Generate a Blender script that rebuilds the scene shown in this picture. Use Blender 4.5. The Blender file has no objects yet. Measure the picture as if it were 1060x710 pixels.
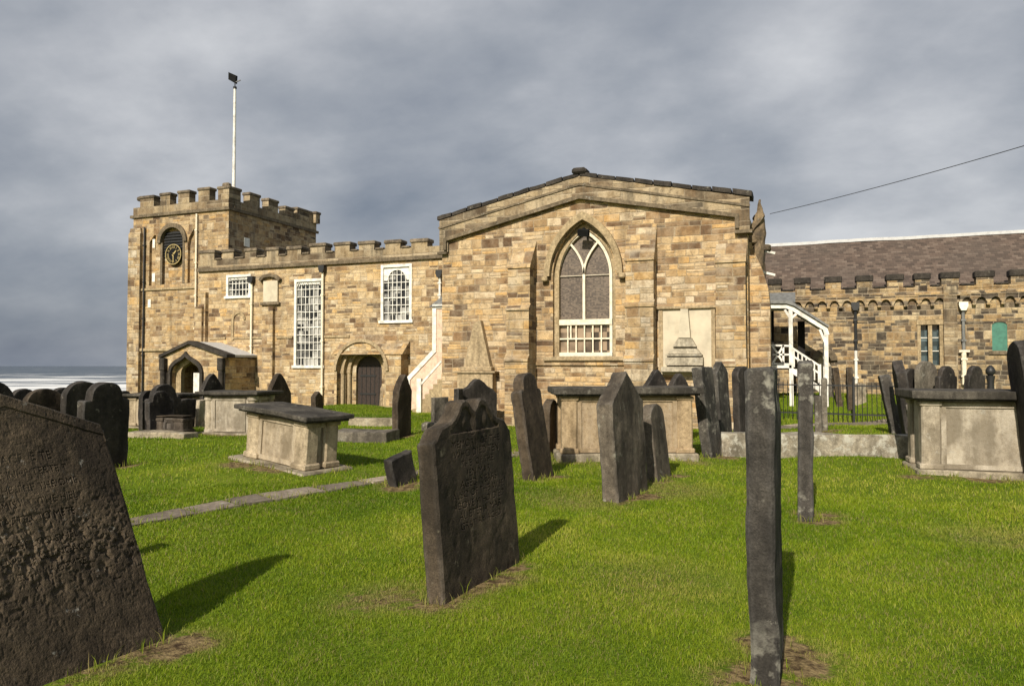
import bpy, bmesh, math, random
import numpy as np
from mathutils import Vector, Matrix
from mathutils.geometry import tessellate_polygon
random.seed(7); rng = np.random.default_rng(11)
C = bpy.context.scene; COL = C.collection
R = math.radians; PI = math.pi

# ------------------------------------------------------------------ camera, sky, sun, exposure
FPX, CX, CY = 774.0, 530.0, 355.0
YAW, PITCH, EYE = R(21.0), math.atan(23/774.0), 1.6
cam = bpy.data.objects.new('camera', bpy.data.cameras.new('camera')); COL.objects.link(cam)
cam.data.sensor_width = 36; cam.data.lens = 36*FPX/1060
cam.data.clip_start = .05; cam.data.clip_end = 60000
cam.location = (0, 0, EYE); cam.rotation_euler = (PI/2+PITCH, 0, YAW)
C.camera = cam
SUN_EL, SUN_AZ = R(33.5), R(181.5)           # azimuth clockwise from north (+Y)
sd = Vector((math.sin(SUN_AZ)*math.cos(SUN_EL), math.cos(SUN_AZ)*math.cos(SUN_EL), math.sin(SUN_EL)))
sun = bpy.data.objects.new('sun', bpy.data.lights.new('sun', 'SUN')); COL.objects.link(sun)
sun.data.energy = 4.9; sun.data.angle = R(.5); sun.data.color = (1, .92, .79)
sun.rotation_euler = sd.to_track_quat('Z', 'Y').to_euler(); sun.location = (0, -20, 30)
C.view_settings.view_transform = 'Standard'; C.view_settings.look = 'None'
C.view_settings.exposure = .28; C.view_settings.gamma = 1; C.view_settings.use_curve_mapping = False

def nd(nt, typ, ins=None, **pr):
    n = nt.nodes.new(typ)
    for k, v in pr.items(): setattr(n, k, v)
    for k, v in (ins or {}).items():
        s = n.inputs[k]
        if isinstance(v, bpy.types.NodeSocket): nt.links.new(v, s)
        else: s.default_value = v
    return n
def mth(nt, op, a, b=None, c=None, clamp=False):
    ins = {0: a}
    if b is not None: ins[1] = b
    if c is not None: ins[2] = c
    return nd(nt, 'ShaderNodeMath', ins, operation=op, use_clamp=clamp).outputs[0]
def vmth(nt, op, a, b=None):
    ins = {0: a}
    if b is not None: ins[1] = b
    return nd(nt, 'ShaderNodeVectorMath', ins, operation=op)
def mixc(nt, f, a, b, blend='MIX'):
    n = nd(nt, 'ShaderNodeMix', data_type='RGBA', blend_type=blend)
    for k, v in ((0, f), (6, a), (7, b)):
        if isinstance(v, bpy.types.NodeSocket): nt.links.new(v, n.inputs[k])
        else: n.inputs[k].default_value = v if k == 0 else (tuple(v)+(1,))[:4]
    return n.outputs[2]
def ramp(nt, f, stops, interp='LINEAR'):
    n = nd(nt, 'ShaderNodeValToRGB', {0: f}); r = n.color_ramp; r.interpolation = interp
    while len(r.elements) < len(stops): r.elements.new(.5)
    for e, (p, c) in zip(r.elements, stops):
        e.position = p; e.color = (tuple(c)+(1,))[:4] if hasattr(c, '__len__') else (c, c, c, 1)
    return n.outputs[0]
def noise(nt, v, sc, det=4, ro=.55, dim='3D', dist=0):
    n = nd(nt, 'ShaderNodeTexNoise', noise_dimensions=dim)
    if dim == '1D': nt.links.new(v, n.inputs['W'])
    else: nt.links.new(v, n.inputs['Vector'])
    n.inputs['Scale'].default_value = sc; n.inputs['Detail'].default_value = det
    n.inputs['Roughness'].default_value = ro; n.inputs['Distortion'].default_value = dist
    return n.outputs[0]
def mapr(nt, f, a, b, c=0., d=1.):
    return nd(nt, 'ShaderNodeMapRange', {0: f, 1: a, 2: b, 3: c, 4: d}).outputs[0]

# ---- pixel of the photograph -> world (used to survey where things stand)
_F0 = Vector((-math.sin(YAW), math.cos(YAW), 0)); _R = Vector((math.cos(YAW), math.sin(YAW), 0))
_F = _F0*math.cos(PITCH)+Vector((0, 0, 1))*math.sin(PITCH); _U = Vector((0, 0, 1))*math.cos(PITCH)-_F0*math.sin(PITCH)
EYEV = Vector((0, 0, EYE))
def ray(px, py): return _F+_R*((px-CX)/FPX)+_U*((CY-py)/FPX)
def onY(px, py, Y):
    d = ray(px, py); p = EYEV+d*(Y/d.y); return p
def X(px, Y): return onY(px, 378, Y).x
def Z(px, py, Y): return onY(px, py, Y).z
def XZ(px, py, Y): p = onY(px, py, Y); return (p.x, p.z)

# ---- world
w = bpy.data.worlds.new('World'); C.world = w; w.use_nodes = True
nt = w.node_tree; nt.nodes.clear()
sky = nd(nt, 'ShaderNodeTexSky', sky_type='NISHITA', sun_disc=False)
sky.sun_elevation = SUN_EL; sky.sun_rotation = SUN_AZ; sky.air_density = 1.2; sky.dust_density = 1.5
tc = nd(nt, 'ShaderNodeTexCoord').outputs['Generated']
sx = nd(nt, 'ShaderNodeSeparateXYZ', {0: tc})
den = mth(nt, 'ADD', mth(nt, 'MAXIMUM', sx.outputs[2], 0.), .42)
cv = nd(nt, 'ShaderNodeCombineXYZ', {0: mth(nt, 'DIVIDE', sx.outputs[0], den), 1: mth(nt, 'DIVIDE', sx.outputs[1], den), 2: .37}).outputs[0]
# clouds lie in long soft rolls
rot = nd(nt, 'ShaderNodeMapping', {0: cv, 'Rotation': (0, 0, R(-20)), 'Scale': (1., 1.25, 1)}).outputs[0]
n1 = noise(nt, rot, 1.5, 7, .5, dist=.12)
n2 = noise(nt, rot, 4.2, 8, .56, dist=.05)
n3 = noise(nt, rot, .5, 3, .5)
f = mth(nt, 'ADD', mth(nt, 'ADD', mth(nt, 'MULTIPLY', n1, .62), mth(nt, 'MULTIPLY', n2, .22)), mth(nt, 'MULTIPLY', n3, .16))
def blob(px, py, pw, amt):
    d = ray(px, py).normalized()
    dt = vmth(nt, 'DOT_PRODUCT', vmth(nt, 'NORMALIZE', tc).outputs[0], tuple(d)).outputs['Value']
    return mth(nt, 'MULTIPLY', mth(nt, 'POWER', mth(nt, 'MAXIMUM', dt, 0.), pw), amt)
for b in ((110, 125, 120, .06), (560, 120, 90, .06), (40, 330, 30, -.13), (330, 190, 60, -.02), (200, 10, 30, .03),
          (860, 60, 40, -.03), (960, 160, 60, .008), (760, 150, 120, .02)):
    f = mth(nt, 'ADD', f, blob(*b))
f = mth(nt, 'MULTIPLY_ADD', mth(nt, 'SUBTRACT', f, .47), 1.3, .47)
f = mth(nt, 'SUBTRACT', f, mapr(nt, sx.outputs[2], .5, .9, 0., .12))
cl = ramp(nt, f, [(.25, (1.15, 1.4, 1.9)), (.35, (1.8, 2.06, 2.52)), (.43, (2.4, 2.62, 3.03)), (.5, (3.0, 3.2, 3.55)), (.57, (3.8, 3.95, 4.25)), (.68, (5.3, 5.4, 5.6))])
hz = mapr(nt, sx.outputs[2], 0., .16, .45, 0.)
cl = mixc(nt, hz, cl, (1.75, 1.98, 2.45))
colr = mixc(nt, mapr(nt, mth(nt, 'ADD', sx.outputs[1], mth(nt, 'MULTIPLY', mth(nt, 'SUBTRACT', n1, .5), .8)), -.25, .1, .25, .93), mixc(nt, 1., sky.outputs[0], (.8, .8, .8), 'MULTIPLY'), cl)
bg = nd(nt, 'ShaderNodeBackground', {0: colr, 1: .1})
nt.links.new(bg.outputs[0], nd(nt, 'ShaderNodeOutputWorld').inputs[0])

# ------------------------------------------------------------------ materials
def mat(name):
    m = bpy.data.materials.new(name); m.use_nodes = True
    t = m.node_tree; t.nodes.clear()
    o = nd(t, 'ShaderNodeOutputMaterial'); b = nd(t, 'ShaderNodeBsdfPrincipled'); t.links.new(b.outputs[0], o.inputs[0])
    b.inputs['Roughness'].default_value = .9; b.inputs['Specular IOR Level'].default_value = .25
    return m, t, b
def bump(t, b, h, st=.5, dist=.02):
    n = nd(t, 'ShaderNodeBump', {'Strength': st, 'Distance': dist, 'Height': h}); t.links.new(n.outputs[0], b.inputs['Normal'])
def setc(t, b, c): 
    if isinstance(c, bpy.types.NodeSocket): t.links.new(c, b.inputs['Base Color'])
    else: b.inputs['Base Color'].default_value = tuple(c)+(1,)
def wpos(t): return nd(t, 'ShaderNodeNewGeometry')

def masonry(name, ch, ln, stops, seed=0., mortar=(.44, .36, .25), soot=0., patch=.5, pale=(.46, .38, .26), depth=.02):
    m, t, b = mat(name)
    g = wpos(t); p = g.outputs['Position']; s = nd(t, 'ShaderNodeSeparateXYZ', {0: p}); nn = nd(t, 'ShaderNodeSeparateXYZ', {0: g.outputs['True Normal']})
    side = mth(t, 'GREATER_THAN', mth(t, 'ABSOLUTE', nn.outputs[0]), mth(t, 'ABSOLUTE', nn.outputs[1]))
    u = mth(t, 'ADD', mth(t, 'MULTIPLY', s.outputs[0], mth(t, 'SUBTRACT', 1., side)), mth(t, 'MULTIPLY', s.outputs[1], side))
    wob = noise(t, p, 1.7, 3); wob2 = noise(t, p, 6., 2)
    u = mth(t, 'ADD', mth(t, 'ADD', u, 50+seed*3.7), mth(t, 'MULTIPLY', mth(t, 'SUBTRACT', wob2, .5), .05))
    v = mth(t, 'ADD', mth(t, 'ADD', s.outputs[2], 20+seed), mth(t, 'MULTIPLY', mth(t, 'SUBTRACT', wob, .5), .07))
    nv = noise(t, v, 1.6/ch*.22, 1, dim='1D')
    r = mth(t, 'ADD', mth(t, 'DIVIDE', v, ch), mth(t, 'MULTIPLY', nv, 1.9))
    row = mth(t, 'FLOOR', r); fr = mth(t, 'FRACT', r)
    w1 = nd(t, 'ShaderNodeTexWhiteNoise', {'W': mth(t, 'ADD', row, seed)}, noise_dimensions='1D')
    rv = w1.outputs['Value']; rs = nd(t, 'ShaderNodeSeparateColor', {0: w1.outputs['Color']})
    nu = noise(t, nd(t, 'ShaderNodeCombineXYZ', {0: mth(t, 'MULTIPLY', u, 1.1/ln*.5), 1: mth(t, 'MULTIPLY', row, 7.31), 2: 0.}).outputs[0], 1., 1)
    q = mth(t, 'ADD', mth(t, 'MULTIPLY', mth(t, 'DIVIDE', u, ln), mth(t, 'MULTIPLY_ADD', rv, .7, .65)), mth(t, 'MULTIPLY_ADD', nu, 2.2, mth(t, 'MULTIPLY', rs.outputs[1], 9.)))
    c_ = mth(t, 'FLOOR', q); fq = mth(t, 'FRACT', q)
    idn = nd(t, 'ShaderNodeTexWhiteNoise', {'Vector': nd(t, 'ShaderNodeCombineXYZ', {0: row, 1: c_, 2: seed}).outputs[0]}, noise_dimensions='3D')
    rc0 = nd(t, 'ShaderNodeSeparateColor', {0: idn.outputs['Color']})
    spl = mth(t, 'GREATER_THAN', rc0.outputs[1], .66)                       # some stones are two thin ones
    fr2 = mth(t, 'MULTIPLY', fr, mth(t, 'ADD', 1., spl)); sub = mth(t, 'FLOOR', fr2)
    fr = mth(t, 'FRACT', fr2); chv = mth(t, 'DIVIDE', ch, mth(t, 'ADD', 1., spl))
    idn = nd(t, 'ShaderNodeTexWhiteNoise', {'Vector': nd(t, 'ShaderNodeCombineXYZ', {0: mth(t, 'MULTIPLY_ADD', sub, .37, row), 1: c_, 2: seed+.5}).outputs[0]}, noise_dimensions='3D')
    rnd = idn.outputs['Value']; rc = nd(t, 'ShaderNodeSeparateColor', {0: idn.outputs['Color']})
    du = mth(t, 'MULTIPLY', mth(t, 'MINIMUM', fq, mth(t, 'SUBTRACT', 1., fq)), ln)
    dv = mth(t, 'MULTIPLY', mth(t, 'MINIMUM', fr, mth(t, 'SUBTRACT', 1., fr)), chv)
    fine = noise(t, p, 22., 5, .65)
    d = mth(t, 'ADD', mth(t, 'MINIMUM', du, dv), mth(t, 'MULTIPLY', mth(t, 'SUBTRACT', fine, .5), .034))
    msk = mapr(t, d, .001, .017)
    big = noise(t, p, .33, 3); mid = noise(t, p, 2.4, 5, .6)
    sel = mth(t, 'ADD', mth(t, 'MULTIPLY_ADD', rnd, .86, .07), mth(t, 'MULTIPLY', mth(t, 'SUBTRACT', big, .5), patch), clamp=True)
    col = ramp(t, sel, stops)
    col = mixc(t, mapr(t, mid, .42, .72, 0., .5), col, pale)
    inn = noise(t, vmth(t, 'ADD', p, nd(t, 'ShaderNodeCombineXYZ', {0: mth(t, 'MULTIPLY', rnd, 30.), 1: 0., 2: mth(t, 'MULTIPLY', rnd, 17.)}).outputs[0]).outputs[0], 4.5, 5, .62)
    col = mixc(t, 1., col, ramp(t, inn, [(.3, (.66, .6, .54)), (.5, (1., 1., 1.)), (.7, (1.18, 1.2, 1.24))]), 'MULTIPLY')
    col = mixc(t, 1., col, ramp(t, fine, [(.2, .62), (.5, 1.), (.8, 1.2)]), 'MULTIPLY')
    blk = noise(t, p, 5., 6, .7)
    col = mixc(t, mapr(t, blk, .55, .69, 0., .65), col, (.06, .042, .026))
    if soot:
        strk = noise(t, nd(t, 'ShaderNodeMapping', {0: p, 'Scale': (2.2, 2.2, .35)}).outputs[0], 1., 5, .65)
        col = mixc(t, mapr(t, strk, .5, .72, 0., soot), col, (.06, .05, .036))
    col = mixc(t, mth(t, 'MULTIPLY', mth(t, 'SUBTRACT', 1., msk), .55), col, mortar)
    setc(t, b, col)
    h = mth(t, 'ADD', mth(t, 'MULTIPLY', msk, mth(t, 'MULTIPLY_ADD', rc.outputs[0], .7, .6)), mth(t, 'MULTIPLY', mth(t, 'ADD', fine, mid), .8))
    bump(t, b, h, .8, depth)
    return m
ST = [(0., (.06, .037, .022)), (.1, (.15, .09, .047)), (.22, (.29, .18, .087)), (.36, (.4, .27, .13)), (.5, (.5, .355, .18)), (.64, (.56, .42, .235)), (.76, (.58, .36, .13)), (.88, (.6, .47, .29)), (1., (.64, .55, .4))]
ST = [(p, tuple(.87*(.92*c[i]+.08*(c[0]+c[1]+c[2])/3*(1.22, 1., .72)[i]) for i in range(3))) for p, c in ST]
M_nave = masonry('nave_stone', .185, .37, ST, 1., soot=.34)
M_tran = masonry('transept_stone', .175, .37, [(p, (c[0]*1.0, c[1]*.97, c[2]*.95)) for p, c in ST], 5., patch=.45, soot=.5, pale=(.4, .33, .23))
M_tower = masonry('tower_stone', .185, .38, [(p, (c[0]*.86, c[1]*.83, c[2]*.8)) for p, c in ST], 9., soot=.62, pale=(.38, .31, .21))
M_butt = masonry('buttress_stone', .2, .42, [(p, (c[0]*.88, c[1]*.88, c[2]*.9)) for p, c in ST], 13., soot=.65, pale=(.34, .3, .23))
M_chan = masonry('chancel_stone', .155, .27, [(0., (.03, .024, .019)), (.24, (.06, .044, .031)), (.36, (.14, .095, .055)), (.54, (.32, .215, .105)), (.7, (.4, .275, .13)), (.85, (.42, .32, .18)), (1., (.46, .38, .26))], 17., soot=.75, patch=.25, pale=(.3, .25, .17))
M_para = masonry('parapet_stone', .3, .6, [(0., (.06, .045, .03)), (.25, (.17, .12, .07)), (.55, (.3, .225, .13)), (1., (.4, .32, .205))], 21., soot=.95, pale=(.34, .28, .19))

def stone(name, a, b_, lich=0., spot=(.42, .4, .34), sc=1., streak=.5, bmp=.7, obj=False, dark=None, zone=0):
    m, t, b = mat(name)
    if obj:
        tcn = nd(t, 'ShaderNodeTexCoord').outputs['Object']; oi = nd(t, 'ShaderNodeObjectInfo').outputs['Random']
        p = vmth(t, 'ADD', tcn, nd(t, 'ShaderNodeCombineXYZ', {0: mth(t, 'MULTIPLY', oi, 91.), 1: mth(t, 'MULTIPLY', oi, 37.), 2: mth(t, 'MULTIPLY', oi, 3.)}).outputs[0]).outputs[0]
    else: p = wpos(t).outputs['Position']
    n1 = noise(t, p, 2.3*sc, 6, .62); n2 = noise(t, p, 14*sc, 6, .7); n3 = noise(t, p, 90*sc, 3, .6)
    st = noise(t, nd(t, 'ShaderNodeMapping', {0: p, 'Scale': (9, 9, .9)}).outputs[0], 1., 5, .6)
    col = mixc(t, mapr(t, n1, .32, .68), a, b_)
    col = mixc(t, mapr(t, st, .45, .72, 0., streak), col, tuple(x*.45 for x in a))
    col = mixc(t, 1., col, ramp(t, n2, [(.25, .5), (.5, 1.), (.75, 1.55)]), 'MULTIPLY')
    if obj:
        col = mixc(t, 1., col, ramp(t, n3, [(.25, .6), (.5, 1.), (.75, 1.5)]), 'MULTIPLY')
        pt_ = nd(t, 'ShaderNodeNewGeometry').outputs['Pointiness']
        col = mixc(t, mth(t, 'MULTIPLY', mapr(t, pt_, .515, .6), mapr(t, n2, .35, .6, .15, .6)), col, tuple(.45*x+.1 for x in b_))
        crust = mapr(t, noise(t, nd(t, 'ShaderNodeMapping', {0: p, 'Scale': (1.6, 1.6, .8)}).outputs[0], 1.3, 6, .62), .46, .6, 0., .7)
        col = mixc(t, crust, col, tuple(x*.38 for x in a))                       # black sulphate crust in large patches
    if dark:
        col = mixc(t, mapr(t, noise(t, p, 1.1, 4, .6), .5, .6, 0., .85), col, dark)
    if zone:
        zc = nd(t, 'ShaderNodeSeparateXYZ', {0: tcn}).outputs[2]
        zn = mth(t, 'ADD', zc, mth(t, 'MULTIPLY', mth(t, 'SUBTRACT', noise(t, p, 6., 5, .6), .5), .5))
        k = mth(t, 'MAXIMUM', mapr(t, zn, zone-.36, zone-.3), mapr(t, zn, .34, .2, 0., .6))
        k = mth(t, 'MULTIPLY', k, mapr(t, noise(t, p, 7., 4, .6), .5, .42))
        col = mixc(t, mth(t, 'MULTIPLY', k, .85), col, mixc(t, n2, tuple(x*.55 for x in spot), spot))
    if lich:
        ln_ = noise(t, p, 5.5, 7, .72)
        k = mapr(t, ln_, .66-.16*lich, .74-.14*lich, 0., .8)
        col = mixc(t, k, col, mixc(t, n2, tuple(x*.6 for x in spot), spot))
        vo = nd(t, 'ShaderNodeTexVoronoi', {'Vector': p, 'Scale': 16.}).outputs['Distance']
        k2 = mth(t, 'MULTIPLY', mapr(t, vo, .16, .1), mapr(t, n1, .5, .6))
        col = mixc(t, mth(t, 'MULTIPLY', k2, .5*lich), col, spot)
    setc(t, b, col)
    h = mth(t, 'ADD', mth(t, 'ADD', n1, mth(t, 'MULTIPLY', n2, .7)), mth(t, 'MULTIPLY', n3, .35))
    bump(t, b, h, bmp, .02)
    return m
M_ash = stone('dressed_stone', (.27, .2, .11), (.4, .31, .185), streak=.6)
M_ashd = stone('sooty_dressed_stone', (.09, .07, .045), (.2, .155, .1), .3, streak=.5)
M_cope = stone('black_coping_stone', (.022, .019, .016), (.06, .05, .04), .35, (.25, .23, .18))
M_palew = stone('weathered_monument_stone', (.3, .26, .19), (.42, .37, .28), .4, streak=.5)
M_obel = stone('obelisk_stone', (.3, .225, .13), (.4, .31, .19), .2, streak=.6)
M_fin = stone('finial_stone', (.11, .08, .05), (.26, .19, .11), .2, streak=.6, dark=(.05, .04, .03))
M_cap = stone('weathered_coping_stone', (.07, .055, .04), (.24, .19, .13), .35, (.3, .27, .2))
H_black = stone('black_headstone', (.022, .019, .016), (.06, .05, .042), .35, (.26, .24, .19), obj=True)
H_brown = stone('brown_headstone', (.042, .03, .019), (.09, .066, .042), .25, (.24, .21, .15), obj=True)
H_worn = stone('worn_brown_headstone', (.04, .029, .018), (.1, .074, .046), .24, (.5, .48, .42), streak=.3, obj=True, bmp=1.)
H_grey = stone('grey_headstone', (.1, .085, .066), (.2, .175, .135), .5, (.36, .34, .28), obj=True)
H_greyb = stone('grey_brown_headstone', (.065, .052, .038), (.14, .115, .085), .45, (.3, .28, .22), obj=True)
H_lich = stone('lichened_headstone', (.034, .03, .026), (.075, .066, .055), .3, (.36, .34, .28), obj=True, zone=1.62)
H_lean = stone('grey_leaning_headstone', (.045, .04, .034), (.1, .09, .072), .75, (.27, .25, .2), obj=True)
H_tan = stone('tan_headstone', (.22, .165, .1), (.34, .26, .16), .2, obj=True)
T_body = stone('tomb_sandstone', (.32, .245, .15), (.48, .385, .25), .2, streak=.65, obj=True)
T_pale = stone('tomb_pale_stone', (.34, .275, .185), (.49, .425, .32), .3, streak=.65, obj=True)
T_orange = stone('tomb_ochre_stone', (.29, .2, .105), (.42, .305, .17), .15, streak=.55, obj=True)
T_slab = stone('tomb_slab_stone', (.04, .035, .028), (.1, .088, .07), .5, (.2, .185, .15), obj=True)
T_base = stone('tomb_plinth_stone', (.22, .18, .12), (.36, .31, .22), .5, (.45, .42, .34), obj=True)
M_flag = stone('flagstone', (.15, .12, .09), (.26, .215, .165), .4, (.42, .39, .33), streak=.0)
_t = M_flag.node_tree; _b = [n for n in _t.nodes if n.type == 'BSDF_PRINCIPLED'][0]; _s = _b.inputs['Base Color'].links[0].from_socket
_t.links.new(mixc(_t, 1., _s, ramp(_t, nd(_t, 'ShaderNodeAttribute', attribute_name='tone').outputs['Fac'], [(0., .65), (.7, 1.1), (1., 1.9)]), 'MULTIPLY'), _b.inputs['Base Color'])

def plain(name, c, rough=.6, metal=0., var=.15, sc=8., spec=.4):
    m, t, b = mat(name); p = wpos(t).outputs['Position']
    n = noise(t, p, sc, 5, .6)
    setc(t, b, mixc(t, 1., c, ramp(t, n, [(.3, 1-var*2), (.55, 1.), (.8, 1+var)]), 'MULTIPLY'))
    b.inputs['Roughness'].default_value = rough; b.inputs['Metallic'].default_value = metal; b.inputs['Specular IOR Level'].default_value = spec
    return m
M_pale = plain('pale_monument_stone', (.52, .455, .335), .85, var=.14, sc=2.5)
M_white = plain('white_paint', (.72, .69, .62), .5, var=.2, sc=5)
M_cream = plain('cream_paint', (.74, .66, .5), .5)
M_pink = plain('pale_pink_boarding', (.62, .45, .33), .7)
M_iron = plain('black_iron', (.02, .02, .02), .5)
M_lead = plain('grey_lead', (.17, .17, .16), .6, var=.25)
M_leadw = plain('pale_lead_roof', (.48, .48, .47), .55, var=.1)
M_door = plain('dark_oak_door', (.035, .022, .016), .6, var=.3, sc=14)
M_green = plain('green_shutter_paint', (.05, .17, .12), .55)
M_gold = plain('gilding', (.55, .42, .18), .4, .3)
M_black = plain('black_dial_paint', (.012, .012, .012), .85, spec=.08)
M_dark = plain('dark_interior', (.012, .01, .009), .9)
M_wire = plain('dark_cable', (.03, .03, .035), .6)
M_plate = plain('white_plate', (.75, .72, .62), .6)

def glass(name, c1, c2, cw, chh, seed, k=.5, rough=.12):
    m, t, b = mat(name); p = wpos(t).outputs['Position']; s = nd(t, 'ShaderNodeSeparateXYZ', {0: p})
    id_ = nd(t, 'ShaderNodeTexWhiteNoise', {'Vector': nd(t, 'ShaderNodeCombineXYZ', {0: mth(t, 'FLOOR', mth(t, 'DIVIDE', s.outputs[0], cw)), 1: mth(t, 'FLOOR', mth(t, 'DIVIDE', s.outputs[2], chh)), 2: seed}).outputs[0]}, noise_dimensions='3D')
    big = noise(t, p, 1.6, 3)
    f = mth(t, 'ADD', mth(t, 'MULTIPLY', id_.outputs[0], .45), mth(t, 'MULTIPLY', big, .7))
    setc(t, b, mixc(t, mapr(t, f, k, k+.3), c1, c2)); b.inputs['Roughness'].default_value = rough; b.inputs['Specular IOR Level'].default_value = .5
    bump(t, b, mth(t, 'ADD', mth(t, 'MULTIPLY', id_.outputs[0], .3), noise(t, p, 5., 2)), .15, .02)
    return m
G_nave = glass('nave_window_glass', (.015, .016, .018), (.4, .39, .36), .22, .27, 3., .52)
G_chan = glass('chancel_window_glass', (.02, .035, .04), (.1, .14, .15), .12, .16, 5., .45)
G_stain = glass('leaded_glass', (.06, .043, .03), (.135, .1, .07), .045, .03, 8., .42, .55)
G_low = glass('lower_window_glass', (.05, .038, .03), (.3, .22, .15), .22, .25, 12., .38, .2)
def slates():
    m, t, b = mat('roof_tiles'); p = wpos(t).outputs['Position']; s = nd(t, 'ShaderNodeSeparateXYZ', {0: p})
    wob = noise(t, p, 3., 3)
    r = mth(t, 'DIVIDE', mth(t, 'MULTIPLY_ADD', wob, .03, s.outputs[2]), .085); row = mth(t, 'FLOOR', r)
    q = mth(t, 'ADD', mth(t, 'DIVIDE', s.outputs[0], .19), mth(t, 'MULTIPLY', row, .5)); c_ = mth(t, 'FLOOR', q)
    wn = nd(t, 'ShaderNodeTexWhiteNoise', {'Vector': nd(t, 'ShaderNodeCombineXYZ', {0: row, 1: c_}).outputs[0]}, noise_dimensions='2D').outputs[0]
    col = ramp(t, wn, [(0., (.06, .045, .036)), (.35, (.088, .064, .05)), (.7, (.115, .083, .064)), (1., (.15, .115, .09))])
    col = mixc(t, mapr(t, noise(t, p, .7, 4), .4, .7, 0., .6), col, (.085, .068, .055))
    edge = mapr(t, mth(t, 'MINIMUM', mth(t, 'FRACT', r), mth(t, 'MULTIPLY', mth(t, 'FRACT', q), 2.)), 0., .16)
    setc(t, b, mixc(t, mth(t, 'MULTIPLY_ADD', edge, .6, .4), (.03, .022, .02), col))
    bump(t, b, mth(t, 'ADD', mth(t, 'FRACT', r), mth(t, 'MULTIPLY', wn, .6)), .6, .03)
    return m
M_tile = slates()

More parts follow.
